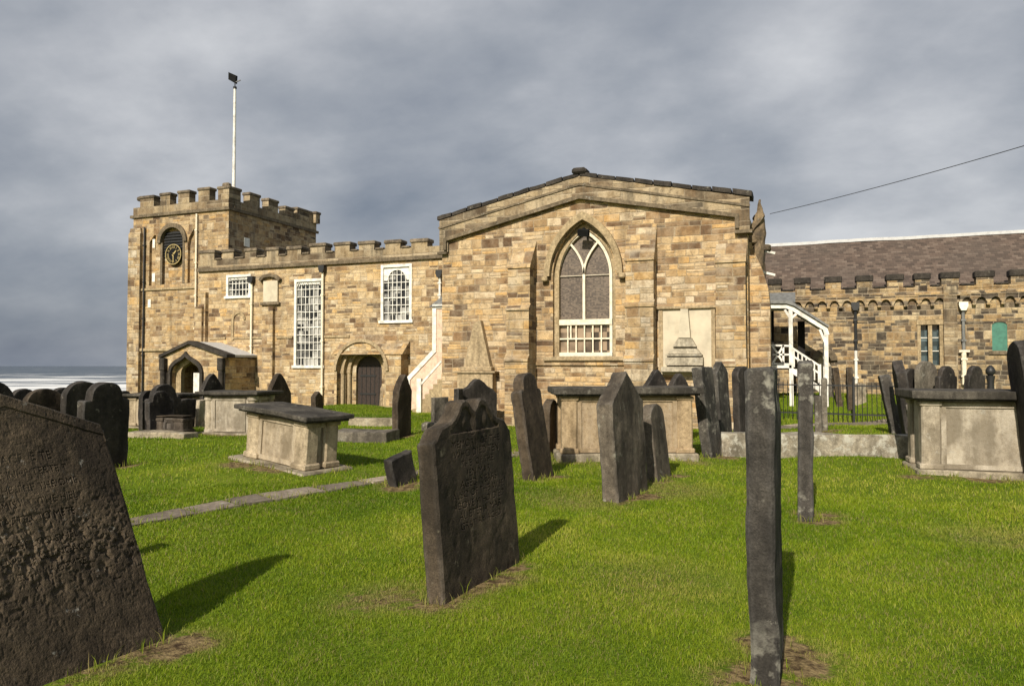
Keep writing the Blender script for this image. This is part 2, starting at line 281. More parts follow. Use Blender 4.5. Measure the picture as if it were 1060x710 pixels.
# ------------------------------------------------------------------ mesh helpers
def link(o, parent=None):
    COL.objects.link(o)
    if parent is not None:
        o.parent = parent
    return o
class MB:
    def __init__(s): s.bm = bmesh.new()
    def box(s, x0, x1, y0, y1, z0, z1, bev=0., seg=1):
        r = bmesh.ops.create_cube(s.bm, size=1)
        for v in r['verts']: v.co = Vector(((x0+x1)/2+v.co.x*(x1-x0), (y0+y1)/2+v.co.y*(y1-y0), (z0+z1)/2+v.co.z*(z1-z0)))
        if bev:
            es = list({e for v in r['verts'] for e in v.link_edges})
            bmesh.ops.bevel(s.bm, geom=es, offset=bev, segments=seg, affect='EDGES', profile=.6)
        return s
    def poly(s, outline, f, d0, d1, holes=()):
        """prism: 2-D outline (a,b), with holes; f(a,b,d) -> xyz, d0 front, d1 back"""
        loops = [list(outline)]+[list(h) for h in holes]
        tri = tessellate_polygon([[Vector((a, b, 0)) for a, b in l] for l in loops])
        flat = [p for l in loops for p in l]
        A = [s.bm.verts.new(f(a, b, d0)) for a, b in flat]; B = [s.bm.verts.new(f(a, b, d1)) for a, b in flat]
        for t in tri:
            try: s.bm.faces.new([A[i] for i in t]); s.bm.faces.new([B[i] for i in t][::-1])
            except ValueError: pass
        k = 0
        for l in loops:
            n = len(l)
            for i in range(n):
                j = (i+1) % n
                s.bm.faces.new([A[k+i], A[k+j], B[k+j], B[k+i]])
            k += n
        return s
    def xz(s, outline, y0, y1, holes=()): return s.poly(outline, lambda a, b, d: (a, d, b), y0, y1, holes)
    def yz(s, outline, x0, x1, holes=()): return s.poly(outline, lambda a, b, d: (d, a, b), x0, x1, holes)
    def xy(s, outline, z0, z1): return s.poly(outline, lambda a, b, d: (a, b, d), z0, z1)
    def tube(s, pts, r, n=8, closed=False):
        pts = [Vector(p) for p in pts]; rings = []
        for i, p in enumerate(pts):
            d = (pts[min(i+1, len(pts)-1)]-pts[max(i-1, 0)]).normalized()
            a = d.orthogonal().normalized() if i == 0 else (a-d*a.dot(d)).normalized()
            b = d.cross(a); rr = r[i] if hasattr(r, '__len__') else r
            rings.append([s.bm.verts.new(p+(a*math.cos(2*PI*k/n)+b*math.sin(2*PI*k/n))*rr) for k in range(n)])
        for q0, q1 in zip(rings, rings[1:]):
            for k in range(n): s.bm.faces.new([q0[k], q0[(k+1) % n], q1[(k+1) % n], q1[k]])
        s.bm.faces.new(rings[0][::-1]); s.bm.faces.new(rings[-1])
        return s
    def bar(s, p0, p1, wd, dp, up=(0, -1, 0)):
        """rectangular bar from p0 to p1"""
        p0, p1, up = Vector(p0), Vector(p1), Vector(up); d = (p1-p0).normalized(); a = d.cross(up).normalized(); n = a.cross(d)
        vs = [s.bm.verts.new(p+a*sa*wd/2+n*sn*dp/2) for p in (p0, p1) for sa, sn in ((-1, -1), (1, -1), (1, 1), (-1, 1))]
        for q in ((0, 1, 2, 3), (7, 6, 5, 4), (0, 4, 5, 1), (1, 5, 6, 2), (2, 6, 7, 3), (3, 7, 4, 0)): s.bm.faces.new([vs[i] for i in q])
        return s
    def strip(s, path, wd, y0, y1):
        """flat moulding of width wd following an XZ path, between depths y0 and y1 (mitred)"""
        P = [Vector((a, b)) for a, b in path]; L, Rr = [], []
        for i, p in enumerate(P):
            d0 = (P[i]-P[i-1]).normalized() if i else (P[1]-P[0]).normalized()
            d1 = (P[i+1]-P[i]).normalized() if i < len(P)-1 else d0
            n0 = Vector((-d0.y, d0.x)); n1 = Vector((-d1.y, d1.x)); m_ = (n0+n1).normalized(); k = 1/max(.35, m_.dot(n0))
            L.append(p+m_*wd/2*k); Rr.append(p-m_*wd/2*k)
        for i in range(len(P)-1):
            q = [L[i], L[i+1], Rr[i+1], Rr[i]]
            A = [s.bm.verts.new((a.x, y0, a.y)) for a in q]; B = [s.bm.verts.new((a.x, y1, a.y)) for a in q]
            s.bm.faces.new(A); s.bm.faces.new(B[::-1])
            for k in ((0, 1), (2, 3)): s.bm.faces.new([A[k[0]], B[k[0]], B[k[1]], A[k[1]]])
            if i == 0: s.bm.faces.new([A[0], A[3], B[3], B[0]])
            if i == len(P)-2: s.bm.faces.new([A[1], B[1], B[2], A[2]])
        return s
    def jitter(s, amp, cuts=0, fr=3., seed=0):
        if cuts: bmesh.ops.subdivide_edges(s.bm, edges=s.bm.edges[:], cuts=cuts, use_grid_fill=True)
        if s.bm.verts:
            P = np.array([v.co for v in s.bm.verts]); D = vnoise3(P*fr+seed)*amp+vnoise3(P*fr*3.3+seed+9)*amp*.4
            for v, d in zip(s.bm.verts, D): v.co += Vector(d)
        return s
    def build(s, name, m, parent=None, smooth=None):
        bmesh.ops.recalc_face_normals(s.bm, faces=s.bm.faces[:])
        me = bpy.data.meshes.new(name); s.bm.to_mesh(me); s.bm.free(); me.materials.append(m)
        if smooth is not None:
            me.polygons.foreach_set('use_smooth', [True]*len(me.polygons)); me.set_sharp_from_angle(angle=R(smooth))
        return link(bpy.data.objects.new(name, me), parent)

def vn(P, seed=0):
    """vectorised 3-D value noise, -1..1"""
    P = np.asarray(P, float); i = np.floor(P).astype(np.int64); f = P-i; f = f*f*(3-2*f)
    def h(a, b, c):
        n = (a*73856093) ^ (b*19349663) ^ (c*83492791) ^ (seed*2654435761)
        n = (n ^ (n >> 13))*1274126177 & 0x7fffffff; n = (n ^ (n >> 15))*2246822519 & 0x7fffffff
        return (n ^ (n >> 16)) % 65536/32767.5-1
    r = 0
    for dx in (0, 1):
        for dy in (0, 1):
            for dz in (0, 1):
                wgt = (f[..., 0] if dx else 1-f[..., 0])*(f[..., 1] if dy else 1-f[..., 1])*(f[..., 2] if dz else 1-f[..., 2])
                r = r+wgt*h(i[..., 0]+dx, i[..., 1]+dy, i[..., 2]+dz)
    return r
def vnoise3(P): return np.stack([vn(P, 1), vn(P, 2), vn(P, 3)], -1)
def fbm(P, o=4, seed=0):
    r, a = 0, 1
    for k in range(o): r = r+a*vn(np.asarray(P)*2**k+k*17.3, seed+k); a *= .5
    return r/2

def tag(o, label, cat, group=None):
    o['label'] = label; o['category'] = cat
    if group: o['group'] = group
    return o
def thing(name, label, cat, mtx=None, group=None):
    o = bpy.data.objects.new(name, None); COL.objects.link(o); o.empty_display_size = .2
    if mtx is not None: o.matrix_world = mtx
    return tag(o, label, cat, group)
def struct(o): o['kind'] = 'structure'; return o

# ------------------------------------------------------------------ ground
YN, YT, YTR, YC, YST = 24.8, 25.8, 19.5, 28.3, 25.4      # south planes: nave, tower, transept, chancel, stair
def sst(a, b, x): t = np.clip((x-a)/(b-a), 0, 1); return t*t*(3-2*t)
CLN = (-.80, .60)
def gz(x, y):
    x = np.asarray(x, float); y = np.asarray(y, float)
    z = .05*np.sin(x*.55+1.)*np.sin(y*.43+.4)+.02*np.sin(x*1.7+y*.9)+.012*np.sin(x*3.1-y*2.3)
    z = z*sst(1., 5., np.hypot(x, y)+1)
    z = z+.62*sst(-2.5, -.5, x)*sst(23.9, 26.5, y)                       # bank in front of the chancel
    z = z-.3*sst(21.5, 24., y)*sst(-16., -18.5, x)                       # hollow below the nave wall and porch
    z = z+.12*np.exp(-(((x+15.2)/1.6)**2+((y-22.6)/1.6)**2))             # small mound before the old doorway
    z = z+.2*np.exp(-(((x+8.6)/1.5)**2+((y-9.2)/1.6)**2))              # rise under the west end of the lawn tomb
    s = CLN[0]*x+CLN[1]*y
    z = z-50*sst(48., 78., s)-.8*sst(42, 50, s)
    return z
def hit(px, py):
    d = ray(px, py); t0 = 1.
    a, b = 1., 400.
    # march then bisect
    t = 2.
    while t < 300:
        p = EYEV+d*t
        if p.z < float(gz(p.x, p.y)): break
        t *= 1.03
    lo, hi = t/1.03, t
    for _ in range(30):
        m_ = (lo+hi)/2; p = EYEV+d*m_
        if p.z < float(gz(p.x, p.y)): hi = m_
        else: lo = m_
    return EYEV+d*hi

PATCH = []        # bare or dry ground: x, y, radius, strength
FOOT = []         # rectangles where no grass grows: centre, half sizes, direction

# ------------------------------------------------------------------ church
def arch_pts(x0, x1, zs, za, n=10):
    """pointed arch from (x0,zs) over apex (mid,za) to (x1,zs)"""
    hw = (x1-x0)/2; ris = za-zs; xm = (x0+x1)/2
    r = (hw*hw+ris*ris)/(2*hw); L = []
    a1 = math.atan2(ris, hw-r)                   # circle centre (x0+r, zs)
    for k in range(n+1):
        a = PI+(a1-PI)*k/n; L.append((x0+r+r*math.cos(a), zs+r*math.sin(a)))
    return L+[(2*xm-a, b) for a, b in L[-2::-1]]
def round_pts(x0, x1, zs, n=16, k=1.):
    xm, r = (x0+x1)/2, (x1-x0)/2
    return [(xm-r*math.cos(PI*i/n), zs+k*r*math.sin(PI*i/n)) for i in range(n+1)]
def arch_open(pts, zb): return [(pts[0][0], zb)]+pts+[(pts[-1][0], zb)]
def ring(inner, outer): return outer+inner[::-1]
def rect(x0, x1, z0, z1): return [(x0, z0), (x1, z0), (x1, z1), (x0, z1)]

church = thing('church', 'old sandstone parish church with battlemented clock tower, gabled transept and tiled chancel', 'church', Matrix.Translation((0, 0, 0)))
WHOLE = {'glazing_bars', 'numerals', 'frame', 'louvre', 'arch_moulding', 'carved_finial', 'window', 'railing', 'door_battens', 'stair_flight'}
def islands(bm):
    seen, out = set(), []
    for f in bm.faces:
        if f in seen: continue
        st, grp = [f], []; seen.add(f)
        while st:
            q = st.pop(); grp.append(q)
            for v in q.verts:
                for g in v.link_faces:
                    if g not in seen: seen.add(g); st.append(g)
        out.append(grp)
    return out
def split(mb):
    isl = islands(mb.bm)
    if len(isl) < 2: return [mb]
    res = []
    for g in isl:
        n = MB(); mp = {}
        for f in g:
            vs = []
            for v in f.verts:
                if v not in mp: mp[v] = n.bm.verts.new(v.co)
                vs.append(mp[v])
            n.bm.faces.new(vs)
        res.append(n)
    mb.bm.free(); return res
def cp(mb, name, m, parent=None, label=None, smooth=None):
    if name not in WHOLE:
        q = split(mb)
        q.sort(key=lambda b: -len(b.bm.faces) if len(q) > 60 else 0)
        for extra in q[1:]: extra.build(name, m, parent or church, smooth)
        mb = q[0]
    o = mb.build(name, m, parent or church, smooth)
    if label: o['label'] = label
    return o

# --- tower
TX0, TX1, TY1 = X(136, YT), X(235, YT), YT+6.3
TZ = Z(235, 216, YT); TTOP = Z(235, 202, YT)
Tn = []
cA0, cA1 = X(165, YT), X(189.5, YT); zs = Z(177, 251, YT); zbA = Z(177, 294, YT)
bell = arch_open(round_pts(cA0, cA1, zs), zbA)
pA = (X(153, YT), X(160, YT), X(192.5, YT), X(200, YT))
mb = MB()
blindL = [(pA[0], Z(155, 296, YT)), (pA[0], Z(155, 251, YT)), (pA[1]-.12, Z(155, 243.5, YT)), (pA[1]-.02, Z(155, 244, YT)), (pA[1]-.02, Z(155, 296, YT))]
blindR = [(pA[2]+.02, Z(195, 293, YT)), (pA[2]+.02, Z(195, 252, YT)), (pA[2]+.1, Z(195, 245, YT)), (pA[3]-.05, Z(195, 237, YT)), (pA[3], Z(195, 293, YT))]
mb.xz(rect(TX0, TX1, -1.5, TZ), YT, YT+.5, [bell, blindL, blindR])
mb.box(TX0, TX0+.5, YT+.5, TY1, -1.5, TZ); mb.box(TX1-.5, TX1, YT+.5, TY1, -1.5, TZ); mb.box(TX0+.5, TX1-.5, TY1-.5, TY1, -1.5, TZ)
mb.box(pA[0]-.1, pA[3]+.1, YT+.14, YT+.2, Z(177, 300, YT), Z(177, 230, YT))
tower = cp(mb, 'tower', M_tower)
cp(MB().box(TX0+.5, TX1-.5, YT+.5, TY1-.5, TZ-.3, TZ-.1), 'tower_roof', M_lead, tower)
mb = MB()
for (a, b, c, d) in ((TX0-.12, TX1+.1, YT-.1, YT), (TX1, TX1+.1, YT, TY1+.1), (TX0-.12, TX0, YT, TY1)):
    mb.box(a, b, c, d, TZ-.06, TZ+.06)
cp(mb, 'string_course', M_ashd, tower)
mb = MB()
zl = Z(170, 299, YT); mb.box(TX0-.12, X(203, YT), YT-.07, YT, zl-.05, zl+.05)
zl = Z(150, 362, YT); mb.box(TX0-.18, X(190, YT), YT-.1, YT, zl-.06, zl+.06)
cp(mb, 'string_course', M_ash, tower)
# parapet with merlons
pt = .35
mb = MB(); cap = MB()
zc = Z(235, 206, YT)
mb.xz(rect(TX0, TX1, TZ+.06, zc), YT-.02, YT+pt); mb.box(TX1-pt, TX1+.02, YT+pt, TY1, TZ+.06, zc); mb.box(TX0-.02, TX0+pt, YT+pt, TY1, TZ+.06, zc); mb.box(TX0+pt, TX1-pt, TY1-pt, TY1, TZ+.06, zc)
def merlon(mb, cap, x0, x1, y0, y1, z0, z1, ct=.13, o=.05):
    mb.box(x0, x1, y0, y1, z0-.002, z1-ct); cap.box(x0-o, x1+o, y0-o, y1+o, z1-ct-.003, z1, .03)
for a, b, py in ((143, 157, 203), (164, 174, 200), (182.5, 194, 197.5), (203.5, 215, 194.5), (224, 237, 193)):
    merlon(mb, cap, X(a, YT), X(b, YT) if b != 237 else TX1+.02, YT-.02, YT+pt, zc, Z((a+b)/2, py, YT))
def YonX(px, Xc): d = ray(px, 378); return d.y*Xc/d.x
hm = Z(230, 193, YT)
for a, b in ((238, 247), (256.5, 267), (276, 286), (293.5, 302.5), (306, 324)):
    y0 = YonX(a, TX1); y1 = min(YonX(b, TX1), TY1)
    if a == 238: y0 = YT+pt+.003
    merlon(mb, cap, TX1-pt, TX1+.02, y0, y1, zc, hm-(.12 if a == 293.5 else 0))
for k in range(5):
    merlon(mb, cap, TX0+.1+k*1.25, TX0+.75+k*1.25, TY1-pt, TY1, zc, hm); merlon(mb, cap, TX0-.02, TX0+pt, YT+.9+k*1.2, YT+1.5+k*1.2, zc, hm)
cap.box(TX1-.45, TX1-.08, YT+.02, YT+.3, hm-.02, hm+.17, .06); cap.box(TX0+.12, TX0+.5, YT, YT+.3, hm-.25, hm-.05, .06)
par = cp(mb, 'parapet', M_para, tower); cp(cap, 'coping_stone', M_cap, tower)
# corner buttress and strips of the tower
mb = MB(); z1 = Z(140, 237, YT)
mb.box(TX0-.12, X(146, YT), YT-.16, YT, -1.5, z1-.25); mb.xz([(TX0-.12, z1-.25), (X(146, YT), z1-.25), (X(146, YT)-.04, z1), (TX0-.05, z1)], YT-.12, YT)
cp(mb, 'buttress', M_butt, tower)
# belfry hood and louvres
hz_ = ring(round_pts(cA0+.02, cA1-.02, zs), round_pts(cA0-.17, cA1+.17, zs))
mb = MB().xz(hz_, YT-.1, YT+.05)
mb.box(cA0-.02, cA0+.1, YT-.02, YT+.12, zbA, zs); mb.box(cA1-.1, cA1+.02, YT-.02, YT+.12, zbA, zs)
cp(mb, 'belfry_hood', M_ashd, tower)
mb = MB()
for k in range(9):
    z = zs+.45-k*.13; mb.bar((cA0+.1, YT+.1, z), (cA1-.1, YT+.1, z), .14, .02, (0, -1, .6))
cp(mb, 'louvre', M_iron, tower)
# clock
ck = onY(180, 263.5, YT); cr = .46
def disc(mb, c, r, y0, y1, n=40): return mb.xz([(c.x+r*math.cos(2*PI*k/n), c.z+r*math.sin(2*PI*k/n)) for k in range(n)], y0, y1)
clock = cp(disc(MB(), ck, cr, YT-.02, YT+.06), 'clock', M_black)
cp(MB().xz([(ck.x+cr*math.cos(2*PI*k/48), ck.z+cr*math.sin(2*PI*k/48)) for k in range(48)], YT-.05, YT-.021, [[(ck.x+cr*.935*math.cos(2*PI*k/48), ck.z+cr*.935*math.sin(2*PI*k/48)) for k in range(48)]]), 'clock_rim', M_gold, clock)
def text_mesh(s, size, ext=.0):
    cu = bpy.data.curves.new('t', 'FONT'); cu.body = s; cu.size = size; cu.align_x = 'CENTER'; cu.align_y = 'CENTER'; cu.extrude = ext; cu.resolution_u = 3
    o = bpy.data.objects.new('t', cu); COL.objects.link(o); bpy.context.view_layer.update()
    me = bpy.data.meshes.new_from_object(o.evaluated_get(bpy.context.evaluated_depsgraph_get()))
    V = np.array([v.co[:] for v in me.vertices]); T = [tuple(p.vertices) for p in me.polygons]
    bpy.data.objects.remove(o); bpy.data.curves.remove(cu); bpy.data.meshes.remove(me); return V, T
mb = MB()
for k, rn in enumerate('XII I II III IIII V VI VII VIII IX X XI'.split()):
    V, T = text_mesh(rn, .17); a = -2*PI*k/12; c, s_ = math.cos(a), math.sin(a)
    V[:, 0] *= .8
    vs = [mb.bm.verts.new((ck.x+c*x-s_*(y+cr*.7), YT-.03, ck.z+s_*x+c*(y+cr*.7))) for x, y, _ in V]
    for f_ in T:
        try: mb.bm.faces.new([vs[i] for i in f_])
        except ValueError: pass
cp(mb, 'numerals', M_gold, clock)
def hand(a, l, wd):
    c = Vector((math.sin(a), 0, math.cos(a))); s_ = Vector((math.cos(a), 0, -math.sin(a))); o = Vector((ck.x, 0, ck.z))
    pts = [o-c*.08+s_*wd, o+c*l*.8+s_*wd*.8, o+c*l, o+c*l*.8-s_*wd*.8, o-c*.08-s_*wd]
    return MB().xz([(p.x, p.z) for p in pts], YT-.045, YT-.035)
cp(hand(R(180), cr*.86, .022), 'clock_hand', M_gold, clock); cp(hand(R(45), cr*.55, .034), 'clock_hand', M_gold, clock)
for (a, b, c, d) in ((156.5, 159, 248, 257), (156.5, 159.5, 283, 292), (152.5, 155.5, 310, 318.5)):
    cp(MB().box(X(a, YT), X(b, YT), YT-.03, YT-.002, Z(a, d, YT), Z(a, c, YT), .006), 'wall_plate', M_plate)
yx = YonX(251, TX1)
cp(MB().box(TX1+.002, TX1+.03, yx, yx+.35, Z(250, 255, yx), Z(250, 246, yx)), 'wall_plate', M_plate)
def pipe(px, y0, y1, Y, m, r=.05, hop=None, name='drainpipe'):
    x = X(px, Y); o = cp(MB().tube([(x, Y-.08, Z(px, y1, Y)), (x, Y-.08, Z(px, y0, Y))], r, 8), name, m, smooth=40)
    k = MB()
    z0, z1 = sorted((Z(px, y1, Y), Z(px, y0, Y))); n = max(2, int((z1-z0)/1.4))
    for i in range(n): zz = z0+(z1-z0)*(i+.5)/n; k.box(x-r-.02, x+r+.02, Y-.08-r-.008, Y-.002, zz-.03, zz+.03)
    cp(k, 'pipe_clip', m, o)
    if hop is not None:
        cp(MB().poly([(x-.07, z1-.02), (x+.07, z1-.02), (x+.13, z1+.12), (x+.13, z1+.26), (x-.13, z1+.26), (x-.13, z1+.12)], lambda a, b, d: (a, d, b), Y-.2, Y-.003), 'hopper', hop, o)
    return o
pipe(149, 236, 425, YT, M_iron, .04); pipe(203, 222, 425, YT, M_cream, .04)
# --- flagpole (stands on the tower)
fb = Vector((X(240, YT+3), YT+3., TZ-.1)); ft = onY(243.2, 92, YT+3)
fp = thing('flagpole', 'tall white flagpole standing on the tower, camera and bracket at its tip', 'flagpole', Matrix.Translation(fb))
def child(mb, name, m, p, smooth=None):
    o = mb.build(name, m, p, smooth); o.matrix_parent_inverse = p.matrix_basis.inverted(); return o
child(MB().tube([fb, fb.lerp(ft, .5), ft], [.085, .075, .06], 12), 'pole', M_white, fp, 40)
mb = MB().tube([ft, ft+Vector((0, 0, .55))], .025, 6); q = ft+Vector((0, 0, .3))
mb.bar(q, q+Vector((.25, .1, .12)), .04, .04); mb.box(ft.x-.06, ft.x+.06, ft.y-.06, ft.y+.06, ft.z-.02, ft.z+.1)
child(mb, 'bracket', M_iron, fp)
q = ft+Vector((-.06, 0, .5)); mb = MB()
mb.poly([(-.22, -.06), (.1, -.26), (.12, .14), (-.22, .3)], lambda a, b, d: (q.x+a, q.y+d+a*.4, q.z+b), -.06, .06)
child(mb, 'camera_box', M_black, fp)

# --- nave
NX0, NX1 = X(204.5, YN), X(775, YTR)-.7
NZ = Z(330, 273, YN); zcr = Z(330, 262.5, YN)
W = [(X(233.5, YN), X(259, YN), Z(246, 309, YN), Z(246, 284.3, YN)), (X(304.3, YN), X(334.8, YN), Z(320, 381, YN), Z(320, 288.6, YN)), (X(394, YN), X(426.3, YN), Z(410, 334.5, YN), Z(410, 273.6, YN))]
dA0, dA1 = X(371.5, YN), X(392.5, YN); dzs = Z(382, 383.5, YN); dr = (dA1-dA0)/2
door_open = arch_open(round_pts(dA0-.12, dA1+.12, dzs), -.6)
mb = MB()
mb.xz([(NX0, -1.5), (NX1, -1.5), (NX1, NZ), (NX0, NZ)], YN, YN+.55, [rect(*q) for q in W]+[door_open])
mb.box(NX0, NX0+.5, YN+.55, YT, -1.5, NZ); mb.box(TX1-2, NX1, YN+13, YN+13.5, -1.5, NZ); mb.box(NX1-.5, NX1, YN+.55, YN+13, -1.5, NZ); mb.box(TX1-.5, TX1-.05, TY1+.01, YN+13, -1.5, NZ)
nave = cp(mb, 'nave', M_nave)
cp(MB().xy([(NX0+.2, YN+.5), (NX1-.1, YN+.5), (NX1-.1, YN+13.2), (TX1-1.5, YN+13.2), (TX1-.3, TY1+.1), (TX1+.03, TY1), (TX1+.03, YT+.02), (NX0+.2, YT-.01)], NZ-.25, NZ-.1), 'nave_roof', M_lead, nave)
cp(MB().box(NX0-.05, NX1+.02, YN-.11, YN, NZ-.07, NZ+.07).jitter(.01, 0), 'string_course', M_ashd, nave)
mb, cap = MB(), MB()
mb.box(NX0, NX1, YN-.03, YN+.4, NZ+.07, zcr)
mp = [(206, 221), (229.5, 241), (253, 264.5), (275.5, 287.5), (297, 311), (320.7, 336), (346, 361.5), (371.3, 387), (398.6, 414.2), (425.6, 442.3)]
for a, b in mp: merlon(mb, cap, X(a, YN), X(b, YN), YN-.03, YN+.4, zcr, Z((a+b)/2, 266.5-(a+b)/2*.0445+(0 if a > 300 else 2.2), YN)-.0, .14)
xs = [X(a, YN) for q in mp for a in q]
for i in range(1, len(xs)-1, 2): cap.box(xs[i]+.06, xs[i+1]-.06, YN-.08, YN+.44, zcr-.002, zcr+.07, .02)
cp(mb, 'parapet', M_para, nave); cp(cap, 'coping_stone', M_cap, nave)
# nave windows
def sash(x0, x1, z0, z1, nx, nz, Y, kind=0, fw=.11):
    fr = MB(); yb, yf = Y+.1, Y-.03
    for q in ((x0+.002, x0+fw, z0+.002, z1-.002), (x1-fw, x1-.002, z0+.002, z1-.002)): fr.box(q[0], q[1], yf, yb, q[2], q[3])
    fr.box(x0+fw, x1-fw, yf-.002, yb, z1-fw, z1-.004); fr.box(x0-.06, x1+.06, yf-.05, yb, z0+.002, z0+fw)
    f = cp(fr, 'window', M_white)
    gb = MB(); bw = .027; a0, a1, b0, b1 = x0+fw, x1-fw, z0+fw, z1-fw
    for i in range(1, nx): xx = a0+(a1-a0)*i/nx; gb.box(xx-bw/2, xx+bw/2, Y+.035, Y+.075, b0, b1)
    for j in range(1, nz): zz = b0+(b1-b0)*j/nz; gb.box(a0, a1, Y+.033, Y+.073, zz-bw/2*(1.8 if j == nz//2 and nz > 6 else 1), zz+bw/2)
    if kind in (1, 2):                    # small pointed tracery heads
        h = (a1-a0)/nx; zt = b1-h*.85
        for i in range(nx): gb.strip(arch_pts(a0+i*h, a0+(i+1)*h, zt, b1-.02, 6), .035, Y+.03, Y+.07)
        for i in range(nx-1): gb.strip(arch_pts(a0+(i+.5)*h, a0+(i+1.5)*h, zt, b1-.02, 6), .03, Y+.028, Y+.068)
    if kind == 3:                         # round head of the sash
        pts = round_pts(a0+.16, a1-.16, b1-.46, 14, .95); gb.strip(pts, .05, Y+.02, Y+.068)
        sp = MB().xz([(a0, b1)]+[(a0, b1-.5)]+[(a0+.14, b1-.5)]+[(p[0], p[1]+.0) for p in pts]+[(a1-.14, b1-.5), (a1, b1-.5), (a1, b1)], Y+.04, Y+.09); cp(sp, 'spandrel', M_white, f)
    cp(gb, 'glazing_bars', M_white, f)
    cp(MB().box(a0-.03, a1+.03, Y+.085, Y+.097, b0-.03, b1+.03), 'pane', G_nave, f)
    return f
sash(*W[0], 6, 3, YN, 1); sash(*W[1], 6, 11, YN, 2); sash(*W[2], 6, 7, YN, 3)
# tablet with label mould and pilaster strip
tb = cp(MB().box(X(273, YN), X(288, YN), YN-.1, YN-.002, Z(280, 313, YN), Z(280, 291, YN), .02), 'tablet', M_pale)
mb = MB().box(X(270.5, YN), X(290, YN), YN-.14, YN-.003, Z(280, 316, YN), Z(280, 313.2, YN), .02)
pp = [(X(270, YN), Z(271, 291, YN)), (X(274, YN), Z(274, 286.5, YN)), (X(281, YN), Z(281, 285.2, YN)), (X(286, YN), Z(286, 286.3, YN)), (X(290.5, YN), Z(290, 290.3, YN))]
mb.strip(pp, .12, YN-.16, YN-.003); cp(mb, 'tablet_frame', M_ashd, tb)
mb = MB().box(X(273.5, YN), X(284.5, YN), YN-.16, YN-.001, -.6, Z(280, 318, YN)); mb.box(X(208, YN), X(215, YN), YN-.18, YN-.001, -.6, Z(210, 303, YN)); mb.box(X(206, YN), X(213.5, YN), YN-.3, YN-.19, -.6, Z(210, 318, YN))
cp(mb, 'buttress', M_nave)
# scar of a small blocked arch
mb = MB().strip(round_pts(X(241, YN), X(253, YN), Z(247, 331, YN), 10), .1, YN-.05, YN-.002); mb.box(X(240.5, YN)-.05, X(242, YN), YN-.05, YN-.002, Z(247, 352, YN), Z(247, 331, YN))
cp(mb, 'blocked_arch', M_ash)
mb = MB(); zz = Z(300, 349, YN)
for a, b in ((217, 234), (242, 272), (286, 303), (336, 362)): mb.box(X(a, YN), X(b, YN), YN-.05, YN-.002, zz-.04, zz+.04)
cp(mb.jitter(.012, 3), 'string_course', M_ash)
mb = MB().box(NX0, X(345, YN), YN-.1, YN-.002, -1, Z(330, 424, YN)); cp(mb, 'plinth', M_nave)
# Norman doorway in its projecting surround
D0 = .55
so = [(X(346, YN-D0), -1), (X(415, YN-D0), -1), (X(415, YN-D0), Z(415, 366, YN-D0)), (X(346, YN-D0), Z(346, 367, YN-D0))]
dw = MB()
oA = [(dA0-.12-.17*k, dA1+.12+.17*k) for k in range(4)]
dw.xz(so, YN-D0, YN-.002, [arch_open(round_pts(oA[3][0], oA[3][1], dzs), -.8)])
door_s = cp(dw, 'doorway', M_nave)
mb = MB().poly([(YN-D0-.06, so[2][1]-.02), (YN-.003, Z(380, 353, YN)), (YN-.003, so[2][1]-.02)], lambda a, b, d: (d, a, b), so[0][0]-.08, so[1][0]+.08)
cp(mb, 'doorway_weathering', M_butt, door_s)
mb = MB()
for k in range(3):
    y0 = YN-.02-.18*k if k else YN+.1
    y0 = YN+.05-.19*k
    mb.xz(ring(round_pts(oA[k][0], oA[k][1], dzs), round_pts(oA[k+1][0], oA[k+1][1], dzs)), y0-.0, YN+.3-.02*k)
    for xa, xb in ((oA[k+1][0], oA[k][0]), (oA[k][1], oA[k+1][1])):
        xm = (xa+xb)/2; mb.tube([(xm, y0+.06, -.8), (xm, y0+.06, dzs-.12)], .075, 10); mb.box(min(xa, xb), max(xa, xb), y0-.02, YN+.28, dzs-.12, dzs+.003, .02)
        mb.box(min(xa, xb), max(xa, xb), y0+.13, YN+.27-.02*k, -.8, dzs-.12)
mb.strip(round_pts(oA[3][0]-.06, oA[3][1]+.06, dzs), .12, YN-D0-.07, YN-D0-.002)
cp(mb, 'arch_moulding', M_obel, door_s)
dl = cp(MB().xz(arch_open(round_pts(dA0-.12, dA1+.12, dzs), -.6), YN+.12, YN+.2), 'door', M_door)
mb = MB()
for k in range(1, 6): xx = dA0-.12+(dA1-dA0+.24)*k/6; mb.box(xx-.01, xx+.01, YN+.1, YN+.119, -.4, dzs+.2)
for zz in (dzs-.2, .5): mb.box(dA0, dA1-.2, YN+.095, YN+.118, zz-.03, zz+.03)
cp(mb, 'door_battens', M_iron, dl)
pipe(261, 293, 424, YN, M_cream, .045, M_iron); pipe(334.5, 282, 424, YN-.02, M_cream, .045, M_iron); pipe(456, 287, 312, YN, M_white, .045, M_iron)

# --- south porch of the tower
YP = 23.1
PX0, PX1 = X(169.5, YP), X(233.5, YP); pe = Z(233, 369, YP); pa = Z(197, 356, YP); pxm = X(197, YP)
po0, po1 = X(178, YP), X(208.5, YP); pzs = Z(193, 386, YP); pza = Z(194, 368, YP)
def ogee(x0, x1, zs, za, n=14):
    L = []
    for k in range(n+1):
        s_ = k/n; x = x0+(x1-x0)/2*s_; z = zs+(za-zs)*(.74*math.sqrt(1-(1-s_)**2)+.26*s_**5); L.append((x, z))
    return L+[(x0+x1-a, b) for a, b in L[-2::-1]]
po = arch_open(ogee(po0, po1, pzs, pza), -.55)
mb = MB().xz([(PX0, -1.3), (PX1, -1.3), (PX1, pe), (pxm, pa), (PX0, pe)], YP, YP+.4, [po])
mb.box(PX0, PX0+.35, YP+.4, YT, -1.3, pe-.05); mb.box(PX1-.35, PX1, YP+.4, YN-.003, -1.3, pe-.05)
